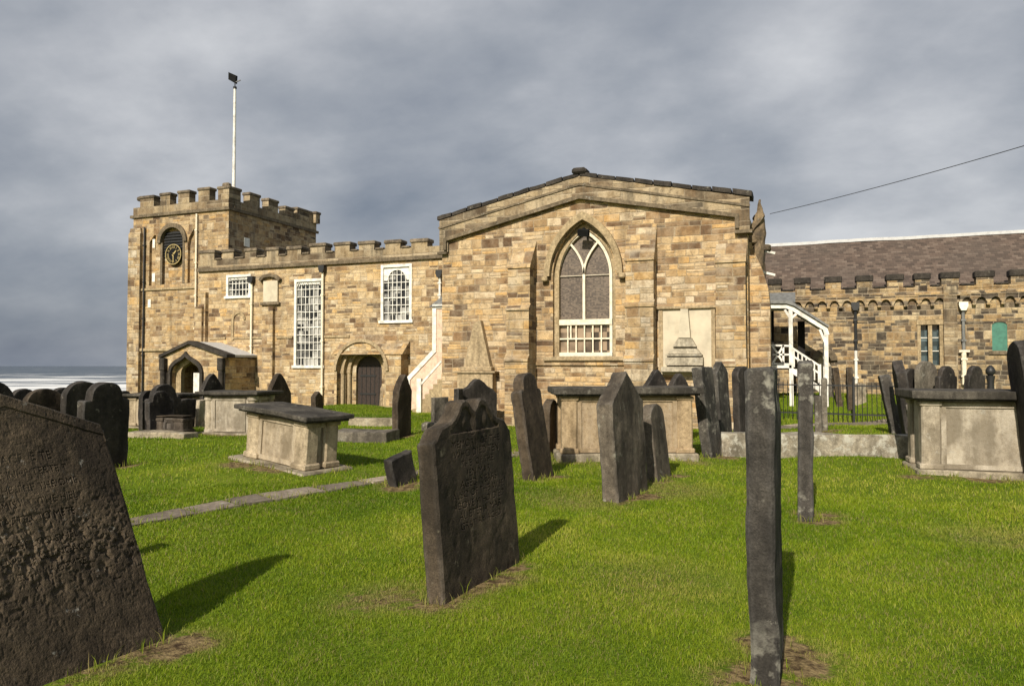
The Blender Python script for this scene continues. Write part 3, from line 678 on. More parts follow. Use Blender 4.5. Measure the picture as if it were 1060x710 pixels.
porch = cp(mb, 'porch', M_nave)
mb = MB()
def slope(xa, za, xb, zb, y0, y1, th, mb): mb.xz([(xa, za), (xb, zb), (xb, zb+th), (xa, za+th)], y0, y1)
slope(pxm, pa+.01, PX1+.1, pe-.02, YP+.35, YN-.004, .09, mb); slope(PX0-.1, pe-.02, pxm-.001, pa+.01, YP+.35, YN-.004, .09, mb)
cp(mb, 'porch_roof', M_leadw, porch)
mb = MB(); slope(pxm, pa, PX1+.16, pe-.05, YP-.12, YP+.34, .13, mb); slope(PX0-.16, pe-.05, pxm-.001, pa, YP-.12, YP+.34, .13, mb)
cp(mb, 'porch_coping', M_cope, porch)
mb = MB()
for xx in (PX0+.08, PX1-.12): 
    mb.tube([(xx, YP-.12, -1), (xx, YP-.12, pe-.55)], .1, 10); mb.box(xx-.13, xx+.13, YP-.22, YP-.002, pe-.55, pe-.05, .03); mb.box(xx-.12, xx+.12, YP-.05, YP-.003, -1, pe-.55)
mb.strip(ogee(po0-.06, po1+.06, pzs, pza+.06), .14, YP-.1, YP-.002)
mb.box(po0-.13, po0+.01, YP-.1, YP-.003, -1, pzs); mb.box(po1-.01, po1+.13, YP-.1, YP-.003, -1, pzs)
cp(mb, 'porch_column', M_cope, porch)
mb = MB().xz(ring(ogee(po0+.27, po1-.27, pzs, pza-.22), ogee(po0-.01, po1+.01, pzs, pza)), YP+.2, YP+.38)
mb.box(po0, po0+.27, YP+.2, YP+.38, -.8, pzs); mb.box(po1-.27, po1, YP+.2, YP+.38, -.8, pzs)
cp(mb, 'porch_arch', M_ash, porch)
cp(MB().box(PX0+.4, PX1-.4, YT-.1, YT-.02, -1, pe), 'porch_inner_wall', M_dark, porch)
cp(MB().bar((po1-.36, YP+.3, -.9), (po1-.36, YP+.3, Z(203, 386, YP)), .05, .6, (1, 0, 0)).jitter(.0), 'porch_door', M_white, porch)

# --- transept
RX0, RX1 = X(457.5, YTR), X(775, YTR)
tz = lambda px, py: Z(px, py, YTR)
apx = X(601, YTR); zl0, za0, zr0 = tz(458, 224), tz(601, 182), tz(775, 208)
ze = (zl0+zr0)/2
wo0, wo1 = X(572.5, YTR), X(637.5, YTR); wzs = tz(604, 285); wza = tz(604, 230); wzb = tz(604, 369)
wopen = arch_open(arch_pts(wo0, wo1, wzs, wza), wzb)
mb = MB().xz([(RX0, -1.2), (RX1, -1.2), (RX1, ze-.2), (apx, za0-.2), (RX0, ze-.2)], YTR, YTR+.7, [wopen])
mb.box(RX0, RX0+.6, YTR+.7, YN-.003, -1.2, ze-.35); mb.box(RX1-.6, RX1, YTR+.7, YN+6, -1.2, ze-.35)
tran = cp(mb, 'transept', M_tran)
mb = MB(); slope(apx, za0-.4, RX1-.05, ze-.45, YTR+.7, YN+6, .1, mb); slope(RX0+.05, ze-.45, apx-.001, za0-.4, YTR+.7, YN+6, .1, mb)
cp(mb, 'transept_roof', M_lead, tran)
# parapet band and coping
dz = .62
P_o = [(RX0-.06, ze-.95), (RX0+.22, ze-.95), (RX0+.22, ze-.62), (apx, za0-.62), (RX1-.3, ze-.5), (RX1-.3, ze-.85), (RX1+.06, ze-.85), (RX1+.06, ze-.02), (apx, za0-.02), (RX0-.06, ze-.02)]
cp(MB().xz(P_o, YTR-.07, YTR-.001), 'parapet', M_para, tran)
mb = MB().strip([(RX0+.14, ze-.9), (RX0+.14, ze-.6), (apx, za0-.6), (RX1-.24, ze-.48), (RX1-.24, ze-.8)], .1, YTR-.14, YTR-.072)
mb.box(RX0-.1, RX0+.2, YTR-.14, YTR-.002, ze-1.02, ze-.952); mb.box(RX1-.3, RX1+.12, YTR-.16, YTR+.3, ze-.93, ze-.852)
cp(mb, 'string_course', M_ashd, tran)
mb = MB()
mb.strip([(RX0-.08, ze-.25), (apx, za0-.25), (RX1+.07, ze-.25)], .06, YTR-.1, YTR-.072)
cp(mb, 'string_course', M_ashd, tran)
mb = MB()
for (xa, za_, xb, zb, n) in ((RX0-.14, ze, apx, za0, 9), (apx, za0, RX1+.14, ze, 9)):
    for i in range(n):
        s0, s1 = i/n+.004, (i+1)/n-.004; j = random.uniform(-.015, .02)
        q = [(xa+(xb-xa)*s, za_+(zb-za_)*s) for s in (s0, s1)]
        mb.xz([(q[0][0], q[0][1]-.02), (q[1][0], q[1][1]-.02), (q[1][0], q[1][1]+.09+j), (q[0][0], q[0][1]+.09+j)], YTR-.1-j*.4, YTR+.6)
mb.box(apx-.2, apx+.2, YTR-.17, YTR+.3, za0+.03, za0+.2, .05)
cp(mb.jitter(.012, 2), 'coping_stone', M_cope, tran)
# pale joints in the parapet band come from its own stones; buttresses
def buttress(x0, x1, stages, top_wall_z, label=None):
    """stages: list of (z_top, depth) from the bottom up; top slopes back to the wall"""
    b = MB(); zb = -1.
    c = MB()
    for i, (zt, dep) in enumerate(stages):
        b.box(x0+.004*i, x1-.004*i, YTR-dep, YTR-.001, zb, zt); zb = zt-.001
        nd_ = stages[i+1][1] if i+1 < len(stages) else .0
        rise = .16 if i+1 < len(stages) else top_wall_z-zt
        c.poly([(YTR-dep-.04, zt-.03), (YTR-dep-.04, zt+.02), (YTR-nd_-.0, zt+rise), (YTR-nd_-.0, zt-.03)] if i+1 < len(stages) else [(YTR-dep-.04, zt-.03), (YTR-dep-.04, zt+.02), (YTR-.002, zt+rise), (YTR-.002, zt-.03)], lambda a, q, d: (d, a, q), x0-.015, x1+.015)
    o = cp(b, 'buttress', M_butt); cp(c, 'weathering', M_butt, o); return o
d3 = YTR-.6
def Xf(px): return X(px, d3)
buttress(Xf(524), Xf(547.5), [(tz(540, 373), .72), (tz(540, 322), .6), (tz(540, 279), .5)], tz(552, 250))
buttress(Xf(646), Xf(676), [(tz(660, 373), .6), (tz(660, 318), .5), (tz(660, 271), .42)], tz(660, 233))
buttress(X(741, YTR-.5), X(772.5, YTR-.5), [(tz(755, 378), .55), (tz(755, 273), .45)], tz(755, 252))
mb = MB(); xq = RX1+.6
mb.poly([(RX1-.002, -1), (RX1+.5, -1), (RX1+.5, 3.1), (RX1+.46, 3.55), (RX1+.32, 4.05), (RX1+.13, 4.5), (RX1-.002, 4.95)], lambda a, b, d: (a, d, b), YTR+.55, YTR+1.25)
rb = cp(mb, 'buttress', M_tran)
rk = MB()                                   # broken carved stonework at the corner of the roof
px_, py_ = RX1+.2, YTR+.85
rk.tube([(px_+dx, py_, z) for dx, z in ((-.05, 4.1), (-.02, 4.4), (.03, 4.7), (.0, 4.95), (.06, 5.2), (.02, 5.42), (.06, 5.6), (.05, 5.75), (.07, 5.9))], [.17, .2, .16, .2, .15, .15, .09, .06, .03], 9)
rk.bar((px_-.2, py_-.1, 5.05), (px_+.12, py_-.1, 5.5), .16, .26); rk.box(px_+.1, px_+.3, py_-.1, py_+.15, 4.55, 4.72, .03); rk.box(px_-.22, px_-.02, py_-.2, py_, 4.75, 5.0, .03)
rk.jitter(.028, 2, 9)
cp(rk, 'carved_finial', M_fin, rb)
mb = MB()
for py in (259, 281.5): p = onY(788, py, YTR+1.3); mb.bar((p.x-.1, p.y, p.z+.03), (p.x+.33, p.y+.15, p.z-.08), .06, .1)
cp(mb, 'gutter', M_white, rb)
# window of the transept: moulded reveal, hood, white timber frame, leaded lights
hood = ring(arch_pts(wo0-.06, wo1+.06, wzs, wza+.05), arch_pts(wo0-.22, wo1+.22, wzs, wza+.27))
mb = MB().xz(hood, YTR-.16, YTR-.001)
for xx in (wo0-.2, wo1+.2): mb.box(xx-.09, xx+.09, YTR-.2, YTR-.002, wzs-.14, wzs+.002, .03)
win = cp(mb, 'window', M_ash); 
i1 = arch_pts(X(577.5, YTR), X(633.5, YTR), wzs, tz(604, 236.5))
mb = MB().xz(arch_open(arch_pts(wo0+.005, wo1-.005, wzs, wza-.01), wzb+.002)[:0]+ring(arch_open(i1, wzb+.004), arch_open(arch_pts(wo0+.002, wo1-.002, wzs, wza-.004), wzb+.003)), YTR+.12, YTR+.3)
cp(mb, 'reveal', M_ash, win)
mb = MB().box(wo0-.25, wo1+.25, YTR-.14, YTR+.28, wzb-.12, wzb, .02); cp(mb, 'sill', M_obel, win)
YW = YTR+.2; fw = .075
a0, a1 = X(577, YW)+.0, X(634.5, YW); zt_ = tz(604, 334); xm = X(605, YW)
fpts = arch_pts(a0+fw/2, a1-fw/2, wzs, tz(604, 238)); mb = MB()
mb.strip([(a0+fw/2, wzb+.06)]+fpts+[(a1-fw/2, wzb+.06)], fw, YW-.05, YW+.06)
mb.box(a0, a1, YW-.07, YW+.06, wzb+.01, wzb+.11); mb.box(a0, a1, YW-.07, YW+.06, zt_-.05, zt_+.1)
mb.box(xm-.035, xm+.035, YW-.045, YW+.06, zt_+.1, wzs+.05)
# Y tracery
hw = (a1-a0)/2; r_ = hw+.55
zsp = tz(604, 282)
for sgn in (-1, 1):
    L = []
    for k in range(9):
        t_ = k/8; L.append((xm+sgn*(hw*.62)*(t_**1.9), zsp+(tz(604, 246.5)-zsp)*t_))
    mb.strip(L, .055, YW-.04, YW+.055)
cp(mb, 'frame', M_cream, win)
mb = MB(); b0, b1 = wzb+.11, zt_-.05
for i in range(1, 6): xx = a0+fw+(a1-a0-2*fw)*i/6; mb.box(xx-.017, xx+.017, YW-.03, YW+.03, b0, b1)
mb.box(a0+fw, a1-fw, YW-.032, YW+.028, (b0+b1)/2-.02, (b0+b1)/2+.02); mb.box(a0+fw+.3, a0+fw+.34, YW-.034, YW+.034, (b0+b1)/2, b1)
sb = MB()
for zz in (wzs+.02,): sb.box(a0+fw, xm-.035, YW+.0, YW+.03, zz-.006, zz+.006); sb.box(xm+.035, a1-fw, YW+.0, YW+.03, zz-.006, zz+.006)
cp(sb, 'saddle_bar', M_cream, win)
cp(mb, 'glazing_bars', M_cream, win)
cp(MB().xz(arch_open(arch_pts(a0+.01, a1-.01, wzs, wza-.06), zt_), YW+.061, YW+.075), 'pane', G_stain, win)
cp(MB().box(a0+.01, a1-.01, YW+.061, YW+.075, wzb+.02, zt_-.001), 'pane', G_low, win)
p = onY(604, 241, YTR-.15)
fl = cp(MB().bar((p.x-.15, p.y, p.z+.02), (p.x+.15, p.y, p.z-.02), .17, .14, (0, -1, -.5)).box(p.x-.03, p.x+.03, p.y, YTR+.15, p.z+.06, p.z+.14), 'floodlight', M_black)
# plinth course and the small string under the window
mb = MB(); zz = tz(604, 376); mb.box(Xf(556)-.3, Xf(646), YTR-.06, YTR-.001, zz-.05, zz+.05)
mb.box(RX0-.02, Xf(524), YTR-.12, YTR-.001, -1, tz(500, 424)); mb.box(Xf(548), Xf(646), YTR-.12, YTR-.0015, -1, tz(604, 424)); mb.box(Xf(676), RX1, YTR-.12, YTR-.002, -1, tz(700, 424))
cp(mb, 'plinth', M_tran, tran)
# wall monuments
def mq(px, py, Y=YTR): return XZ(px, py, Y)
mb = MB().box(*sorted((X(682.5, YTR), X(741, YTR))), YTR-.08, YTR-.002, tz(700, 388), tz(700, 320))
mon = cp(mb, 'wall_monument', M_pale, None, 'pale stone wall monument with relief obelisk')
mb = MB().box(X(680.5, YTR), X(743, YTR), YTR-.16, YTR-.003, tz(712, 320), tz(712, 317), .015); 
mb.box(X(683, YTR), X(687, YTR), YTR-.11, YTR-.081, tz(712, 385), tz(712, 321)); mb.box(X(737, YTR), X(741, YTR), YTR-.11, YTR-.081, tz(712, 385), tz(712, 321)); cp(mb, 'monument_cornice', M_obel, mon)
cp(MB().xz([mq(704, 350), mq(706, 320.5), mq(713.5, 320.5), mq(716, 350)], YTR-.27, YTR-.082), 'monument_obelisk', M_pale, mon)
mb = MB().xz([mq(697.5, 359), mq(703.5, 350), mq(717, 350), mq(722, 359)], YTR-.24, YTR-.083); mb.xz([mq(692, 366.5), mq(697, 361), mq(722.5, 361), mq(727, 366.5)], YTR-.27, YTR-.083); mb.xz([mq(691, 378), mq(690, 370), mq(729, 370), mq(729, 378)], YTR-.3, YTR-.083); mb.xz([mq(686, 384.5), mq(687, 379.5), mq(731, 379.5), mq(732, 384.5)], YTR-.34, YTR-.083)
mb.xz([mq(691, 368.5), mq(691, 367), mq(728, 367), mq(728, 368.5)], YTR-.33, YTR-.083)
cp(mb, 'monument_base', M_palew, mon)
ob = cp(MB().xz([mq(482.5, 381), mq(493.3, 335), mq(500, 332), mq(510.5, 381)], YTR-.2, YTR-.002), 'wall_obelisk', M_obel, None, 'tapered tan obelisk monument on a pedestal')
mb = MB().box(X(478, YTR), X(514, YTR), YTR-.3, YTR-.003, -.5, tz(495, 386)); mb.box(X(474, YTR), X(517, YTR), YTR-.36, YTR-.004, tz(495, 386), tz(495, 384), .01); mb.box(X(480, YTR), X(512, YTR), YTR-.26, YTR-.004, tz(495, 384), tz(495, 379.5), .02)
cp(mb, 'pedestal', M_obel, ob)

# --- stair at the nave (white edged, pink boarded parapet)
YS = 23.2
sx = lambda px: X(px, YS); sz = lambda py, px=436: Z(px, py, YS)
lo = [(sx(417), -.2), (sx(470), -.2), (sx(470), sz(316)), (sx(443.5), sz(316)), (sx(443.5), sz(362)), (sx(417), sz(391))]
stair = cp(MB().xz(lo, YS+.5, YS+.6), 'gallery_stair', M_pink, None, 'covered stair with white edged boarded parapet')
mb = MB().strip([(sx(414), sz(394.5)), (sx(443), sz(363)), (sx(443), sz(316.5)), (sx(472), sz(316.5))], .15, YS+.46, YS+.62); mb.box(sx(414.5), sx(418), YS+.44, YS+.6, -.4, sz(393))
cp(mb, 'stair_edging', M_white, stair)
cp(MB().box(sx(443), sx(474), YS+.7, YN-.003, sz(318), sz(316)), 'stair_ceiling', M_pink, stair)
mb = MB().poly([(sx(439), sz(318)), (sx(472), sz(318)), (sx(472), sz(298)), (sx(453), sz(298))], lambda a, b, d: (a, d+.0, b), YS+.4, YS+.64)
cp(MB().poly([(YS+.4, sz(317)), (YN-.004, sz(296)), (YN-.004, sz(316)), ], lambda a, b, d: (d-(b-sz(317))*-.35, a, b), sx(438), sx(474)), 'stair_roof', M_lead, stair); mb.bm.free()
mb = MB()
nst = 9
for i in range(nst):
    x0 = sx(428)+(sx(466)-sx(428))*i/nst; z1 = sz(433)+(sz(387)-sz(433))*(i+1)/nst
    mb.box(x0, x0+(sx(466)-sx(428))/nst*1.02, YS-.35, YS+.49, -.6, z1)
cp(mb, 'steps', M_ash, stair)
mb = MB().bar((sx(439), YS-.38, sz(400)), (sx(462), YS-.38, sz(374)), .07, .06); mb.box(sx(437.5), sx(442), YS-.44, YS-.32, -.4, sz(391.5)); cp(mb, 'handrail', M_white, stair)

# --- chancel
CX0, CX1 = RX1-.5, 16.0
cz = lambda px, py: Z(px, py, YC)
CZ = cz(940, 297.5); CM = cz(940, 284.5)
wn0, wn1, wnz0, wnz1 = X(953.5, YC), X(973, YC), cz(963, 378), cz(963, 336)
gs0, gs1, gsz0, gsz1 = X(1027.5, YC), X(1043.5, YC), cz(1035, 363), cz(1035, 333)
dh0, dh1 = X(841, YC), X(866, YC); dhz = cz(853, 373)
mb = MB()
holes = [rect(wn0, (wn0+wn1)/2-.06, wnz0, wnz1), rect((wn0+wn1)/2+.06, wn1, wnz0, wnz1), arch_open(round_pts(gs0, gs1, gsz1-.12, 10, .55), gsz0), arch_open(round_pts(dh0+.18, dh1-.18, dhz), .3)]
mb.xz([(CX0, -1), (CX1, -1), (CX1, CZ-.081), (CX0, CZ-.081)], YC, YC+.5, holes)
mb.box(CX1-.5, CX1, YC+.5, YC+7, -1, CZ)
chan = cp(mb, 'chancel', M_chan)
rdg = Z(1000, 243.5, YC+3.5)
mb = MB().poly([(YC+.35, CZ-.1), (YC+3.5, rdg), (YC+7, CZ-.1)], lambda a, b, d: (d, a, b), CX0, CX1+.2); cp(mb, 'chancel_roof', M_tile, chan)
mb = MB(); mb.box(CX0, CX1+.3, YC+3.38, YC+3.62, rdg-.045, rdg+.07); mb.jitter(.025, 30, .8); cp(mb, 'ridge', M_leadw, chan)
mb, cap = MB(), MB()
mb.box(CX0, CX1, YC-.02, YC+.34, CZ-.08, CZ)
cm = [(797, 809), (824, 839), (855.5, 871.5), (888, 904), (919.5, 936), (948.5, 963.5), (976, 994), (1012, 1030), (1048, 1064), (1084, 1102), (1120, 1140)]
prev = None
for a, b in cm:
    x0, x1 = X(a, YC), X(b, YC); merlon(mb, cap, x0, x1, YC-.02, YC+.34, CZ, CM+.04, .22, .04)
    if prev is not None: cap.box(prev+.05, x0-.05, YC-.06, YC+.38, CZ-.002, CZ+.07, .02)
    prev = x1
cp(mb, 'parapet', M_chan, chan); cp(cap, 'coping_stone', M_cope, chan)
# corbel table: row of small arches
mb = MB(); zt, zb_ = cz(940, 307.5), cz(940, 320)
x = X(820, YC); sp = .40
while x < X(1120, YC):
    if not (X(974, YC) < x+sp/2 < X(1000, YC)):
        mb.xz(ring(round_pts(x+.07, x+sp-.07, zt-.2, 8), [(x, zt-.2), (x, zt), (x+sp/2, zt), (x+sp, zt), (x+sp, zt-.2)]), YC-.13, YC-.002); mb.box(x-.06, x+.06, YC-.16, YC-.003, zt-.34, zt-.2, .02)
    x += sp
mb.box(X(815, YC), X(1120, YC), YC-.15, YC-.001, zt, zt+.08)
cp(mb, 'corbel_table', M_chan, chan)
cp(MB().box(X(977, YC), X(991, YC), YC-.14, YC-.001, -.5, CZ-.02), 'buttress', M_para, chan)
f_ = cp(MB().box(wn0-.12, wn1+.12, YC-.06, YC-.002, wnz1, wnz1+.16).box(wn0-.12, wn1+.12, YC-.08, YC-.002, wnz0-.12, wnz0).box(wn0-.1, wn0, YC-.03, YC-.003, wnz0, wnz1).box(wn1, wn1+.1, YC-.03, YC-.003, wnz0, wnz1).box((wn0+wn1)/2-.06, (wn0+wn1)/2+.06, YC-.02, YC+.2, wnz0, wnz1), 'window', M_ash)
cp(MB().box(wn0-.02, wn1+.02, YC+.21, YC+.23, wnz0-.02, wnz1+.02), 'pane', G_chan, f_)
mb = MB()
for zz in (.35, .68): z_ = wnz0+(wnz1-wnz0)*zz; mb.box(wn0, (wn0+wn1)/2-.06, YC+.18, YC+.205, z_-.012, z_+.012); mb.box((wn0+wn1)/2+.06, wn1, YC+.18, YC+.205, z_-.012, z_+.012)
cp(mb, 'glazing_bars', M_plate, f_)
f_ = cp(MB().xz(arch_open(round_pts(gs0, gs1, gsz1-.12, 10, .55), gsz0), YC+.03, YC+.07), 'green_shutter', M_green)
cp(MB().box(gs0-.1, gs1+.1, YC-.06, YC+.06, gsz0-.12, gsz0), 'sill', M_ashd, f_)
f_ = cp(MB().strip(round_pts(dh0+.08, dh1-.08, dhz), .22, YC-.12, YC-.002), 'chancel_doorway', M_ashd)
cp(MB().xz(arch_open(round_pts(dh0+.16, dh1-.16, dhz), .2), YC+.2, YC+.25), 'door', M_pale, f_)
for px, m2 in ((886, M_iron), (997.5, M_lead)):
    pipe(px, 321, 363, YC, m2, .05, M_plate if px > 900 else M_iron)
    o = pipe(px, 363, 398 if px > 900 else 400, YC-.04, M_cream if px > 900 else M_white, .075 if px > 900 else .05)
cp(MB().box(X(992, YC), X(1003, YC), YC-.2, YC-.14, cz(997, 364.5), cz(997, 362.3)), 'pipe_clip', M_cream)

# --- white timber stair porch beside the chancel
sx = lambda px: X(px, YST); sz = lambda px, py: Z(px, py, YST)
mb = MB(); pw = .12
for px, t0, t1 in ((819, 319, 425), (855.5, 343, 432)): mb.box(sx(px)-pw/2, sx(px)+pw/2, YST-pw/2, YST+pw/2, sz(px, t1), sz(px, t0))
for px, t0, t1 in ((819, 319, 425), (855.5, 343, 425)): mb.box(sx(px)-pw/2, sx(px)+pw/2, YST+1.2-pw/2, YST+1.2+pw/2, sz(px, t1), sz(px, t0))
tp = cp(mb, 'stair_porch', M_white, None, 'white painted timber stair porch with railings')
mb = MB()
pth = [(sx(790), sz(790, 317)), (sx(815), sz(815, 317)), (sx(822), sz(822, 320)), (sx(854.5), sz(855, 340)), (sx(856.5), sz(856.5, 347))]
for y in (YST, YST+1.2): mb.strip(pth, .14, y-.075, y+.075)
for (a, b, c) in ((812, 818, 1), (821, 827, -1)): mb.strip([(sx(819), sz(819, 330)), (sx(819-6*c), sz(819, 320.5 if c > 0 else 325))], .07, YST-.05, YST+.05)
mb.strip([(sx(855), sz(855, 356)), (sx(849), sz(849, 341))], .07, YST-.05, YST+.05)
cp(mb, 'porch_beam', M_white, tp)
cp(MB().xz([(sx(788), sz(788, 314.5)), (sx(815), sz(815, 314.5)), (sx(822.5), sz(822, 317)), (sx(858), sz(858, 339)), (sx(858.5), sz(858, 337)), (sx(823), sz(823, 314)), (sx(816), sz(816, 311.5)), (sx(788), sz(788, 311.5))], YST-.15, YST+1.4), 'porch_roof', M_lead, tp)
cp(MB().poly([(YST+.1, sz(810, 313)), (YST+1.3, sz(810, 299)), (YST+1.3, sz(810, 313))], lambda a, b, d: (d, a, b), sx(788), sx(824)), 'porch_roof', M_lead, tp)
mb = MB()
def rail(a, b): mb.bar((sx(a[0]), YST, sz(*a)), (sx(b[0]), YST, sz(*b)), .06, .05)
rail((790, 357), (818, 358)); rail((790, 376), (818, 377)); rail((820, 360), (849, 379)); rail((820, 368), (849, 387))
rail((800, 358), (811, 376)); rail((811, 358), (800, 376)); rail((811, 357), (811, 376)); rail((800, 367), (811, 367)); rail((811, 367), (818, 367))
for k in range(7): a = 822+k*4.2; mb.box(sx(a)-.02, sx(a)+.02, YST-.02, YST+.02, sz(a, 392+(a-822)*.64-12), sz(a, 361.5+(a-822)*.655))
mb.box(sx(848), sx(850), YST-.04, YST+.04, sz(849, 410), sz(849, 377))
cp(mb, 'railing', M_white, tp)
mb = MB().box(sx(785), sx(819.5), YST-.06, YST+1.3, sz(810, 381), sz(810, 378)); mb.strip([(sx(818), sz(818, 382)), (sx(852), sz(852, 405))], .16, YST-.05, YST+.05)
for k in range(8): a = 821+k*4; mb.box(sx(a), sx(a+4), YST+.06, YST+1.2, sz(a, 384+k*3), sz(a, 382+k*3))
cp(mb, 'stair_flight', M_white, tp)
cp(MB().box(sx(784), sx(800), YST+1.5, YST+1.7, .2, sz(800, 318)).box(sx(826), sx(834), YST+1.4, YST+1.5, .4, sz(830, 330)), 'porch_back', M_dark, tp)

# --- overhead cable
a = onY(797, 221.5, YTR+1.2); b = onY(1060, 138.5, 16.) ; c_ = a+(b-a)*2.2
pts = [a.lerp(c_, k/40)-Vector((0, 0, 1))*0.9*(k/40)*(1-k/40) for k in range(41)]
tag(MB().tube(pts, .008, 6).build('overhead_cable', M_wire), 'thin dark cable sagging from the transept corner up across the sky', 'cable')

# ------------------------------------------------------------------ headstones
def prof(kind, s):
    """top outline, fraction of the width above the shoulder"""
    s = np.asarray(s, float); a = np.abs(s-.5)*2
    if kind == 'flat': return 0*s
    if kind == 'low': return .07*(1-a**2)
    if kind == 'round': return .5*np.sqrt(np.clip(1-a**2, 0, 1))*.8
    if kind == 'gothic': return .62*np.clip(1-a**1.45, 0, 1)
    if kind == 'peak': return .36*(1-a)
    if kind == 'pediment': return np.where(a > .97, -.03, .19*(1-a))
    if kind == 'shoulder': return np.where(a > .66, .03*np.clip((1-a)/.1, 0, 1), .1+.26*np.sqrt(np.clip(1-(a/.68)**2, 0, 1)))
    if kind == 'ogee': return .64*np.interp(a, [0, .08, .15, .22, .3, .38, .48, .58, .7, .8, .86, .92, 1.], [.25, .29, .345, .36, .34, .27, .2, .16, .135, .12, .08, .03, 0.])
    if kind == 'swan': return np.interp(a, [0, .12, .3, .45, .6, .75, .85, 1.], [.34, .33, .27, .19, .15, .13, .08, 0.])
def raster(lines, w, h, nx, nz, xs_c=1.):
    """carved text as a height field on the face: list of (text, size, x, z)"""
    H = np.zeros((nx, nz)); xs = np.linspace(0, w, nx); zs_ = np.linspace(0, h, nz)
    for s, size, x0, z0 in lines:
        V, T = text_mesh(s, size); V = V[:, :2]*np.array([xs_c, 1.])+np.array([x0, z0])
        for f_ in T:
            q = V[list(f_)]
            for k in range(1, len(q)-1):
                a, b, c = q[0], q[k], q[k+1]
                i0, i1 = np.searchsorted(xs, [min(a[0], b[0], c[0]), max(a[0], b[0], c[0])]); j0, j1 = np.searchsorted(zs_, [min(a[1], b[1], c[1]), max(a[1], b[1], c[1])])
                if i1 <= i0 or j1 <= j0: continue
                gx, gy = np.meshgrid(xs[i0:i1], zs_[j0:j1], indexing='ij'); d = (b[0]-a[0])*(c[1]-a[1])-(c[0]-a[0])*(b[1]-a[1])
                if abs(d) < 1e-12: continue
                l1 = ((b[0]-gx)*(c[1]-gy)-(c[0]-gx)*(b[1]-gy))/d; l2 = ((c[0]-gx)*(a[1]-gy)-(a[0]-gx)*(c[1]-gy))/d
                H[i0:i1, j0:j1] = np.maximum(H[i0:i1, j0:j1], ((l1 >= 0) & (l2 >= 0) & (l1+l2 <= 1)).astype(float))
    return H
NS = [0]
def headstone(ref, base, top, w, t, kind, m, label, az=0., tilt=0., mode='n', nu=26, nv=26, rough=.012, carve=None, cat='headstone', name='headstone', group='old headstones in the churchyard', patch=1., buried=.3, relief=0.):
    NS[0] += 1; sd_ = NS[0]
    P = hit(*base) if not isinstance(base, Vector) else base
    a = R(az); bdir = Vector((math.sin(a), math.cos(a), 0)); n = bdir.cross(Vector((0, 0, 1))); up = Vector((0, 0, 1))
    # where the sight line to the top meets the plane the edge can lean in
    d = ray(*top); pn = bdir if mode == 'n' else n
    q = EYEV+d*((P-EYEV).dot(pn)/d.dot(pn)); v = q-P; h = v.length
    if mode == 'n': be = math.atan2(-v.dot(n), v.z); ga = R(tilt)
    else: be = R(tilt); ga = math.atan2(v.dot(bdir), v.z)
    west = -n
    u1 = up*math.cos(be)+west*math.sin(be); y1 = west*math.cos(be)-up*math.sin(be)
    u2 = u1*math.cos(ga)+bdir*math.sin(ga); b2 = bdir*math.cos(ga)-u1*math.sin(ga)
    M = Matrix(((b2.x, y1.x, u2.x, P.x), (b2.y, y1.y, u2.y, P.y), (b2.z, y1.z, u2.z, P.z), (0, 0, 0, 1)))
    x_off = 0. if ref == 'S' else -w
    c = .014
    s = np.concatenate([[0, c/w], np.linspace(c/w, 1-c/w, nu-1)[1:-1], [1-c/w, 1]]); nuu = len(s)
    Tt = h+prof(kind, s)*w
    vfr = np.linspace(0, 1, nv); 
    Zg = -buried+(Tt[:, None]-c+buried)*vfr[None, :]; Zg = np.concatenate([Zg, Tt[:, None]], 1); nvv = nv+1
    Xg = np.repeat((s*w)[:, None], nvv, 1)
    edge = np.zeros((nuu, nvv)); edge[0, :] = edge[-1, :] = 1; edge[:, -1] = 1
    yf = edge*c
    if carve is not None: yf = yf+carve(Xg, Zg, w, h)*(1-edge)
    front = np.stack([Xg, yf, Zg], -1); back = np.stack([Xg, t-edge*c, Zg], -1)
    loop = [(0, j) for j in range(nvv)]+[(i, nvv-1) for i in range(1, nuu)]+[(nuu-1, j) for j in range(nvv-2, -1, -1)]
    V = [front.reshape(-1, 3), back.reshape(-1, 3)]; nF = nuu*nvv
    ns = 4; mids = []
    for k in range(1, ns):
        f_ = k/ns; mids.append(np.array([[Xg[i, j], c+(t-2*c)*f_, Zg[i, j]] for i, j in loop]))
    V = np.concatenate(V+mids)
    V = V+vnoise3(V*np.array([4, 4, 4])+sd_*7.7)*rough+vnoise3(V*13+sd_*3.1)*rough*.42
    # chipped corners
    V[:, 0] += x_off
    ii, jj = np.meshgrid(np.arange(nuu-1), np.arange(nvv-1), indexing='ij'); k0 = (ii*nvv+jj).ravel()
    F = [np.stack([k0, k0+nvv, k0+nvv+1, k0+1], 1), np.stack([k0, k0+1, k0+nvv+1, k0+nvv], 1)+np.array([nF])]
    rows = [np.array([i*nvv+j for i, j in loop])]+[2*nF+k*len(loop)+np.arange(len(loop)) for k in range(ns-1)]+[np.array([i*nvv+j for i, j in loop])+nF]
    for r0, r1 in zip(rows, rows[1:]): F.append(np.stack([r0[:-1], r0[1:], r1[1:], r1[:-1]], 1))
    F = np.concatenate(F)
    me = bpy.data.meshes.new(name); me.from_pydata(V.tolist(), [], F.tolist()); me.materials.append(m)
    me.polygons.foreach_set('use_smooth', [True]*len(me.polygons)); me.set_sharp_from_angle(angle=R(38)); me.update()
    o = bpy.data.objects.new(name, me); COL.objects.link(o); o.matrix_world = M
    tag(o, label, cat, group)
    cx = P+bdir*(w/2 if ref == 'S' else -w/2)+west*t/2
    FOOT.append((cx.x, cx.y, w/2+.02, t/2+.02, bdir.x, bdir.y))
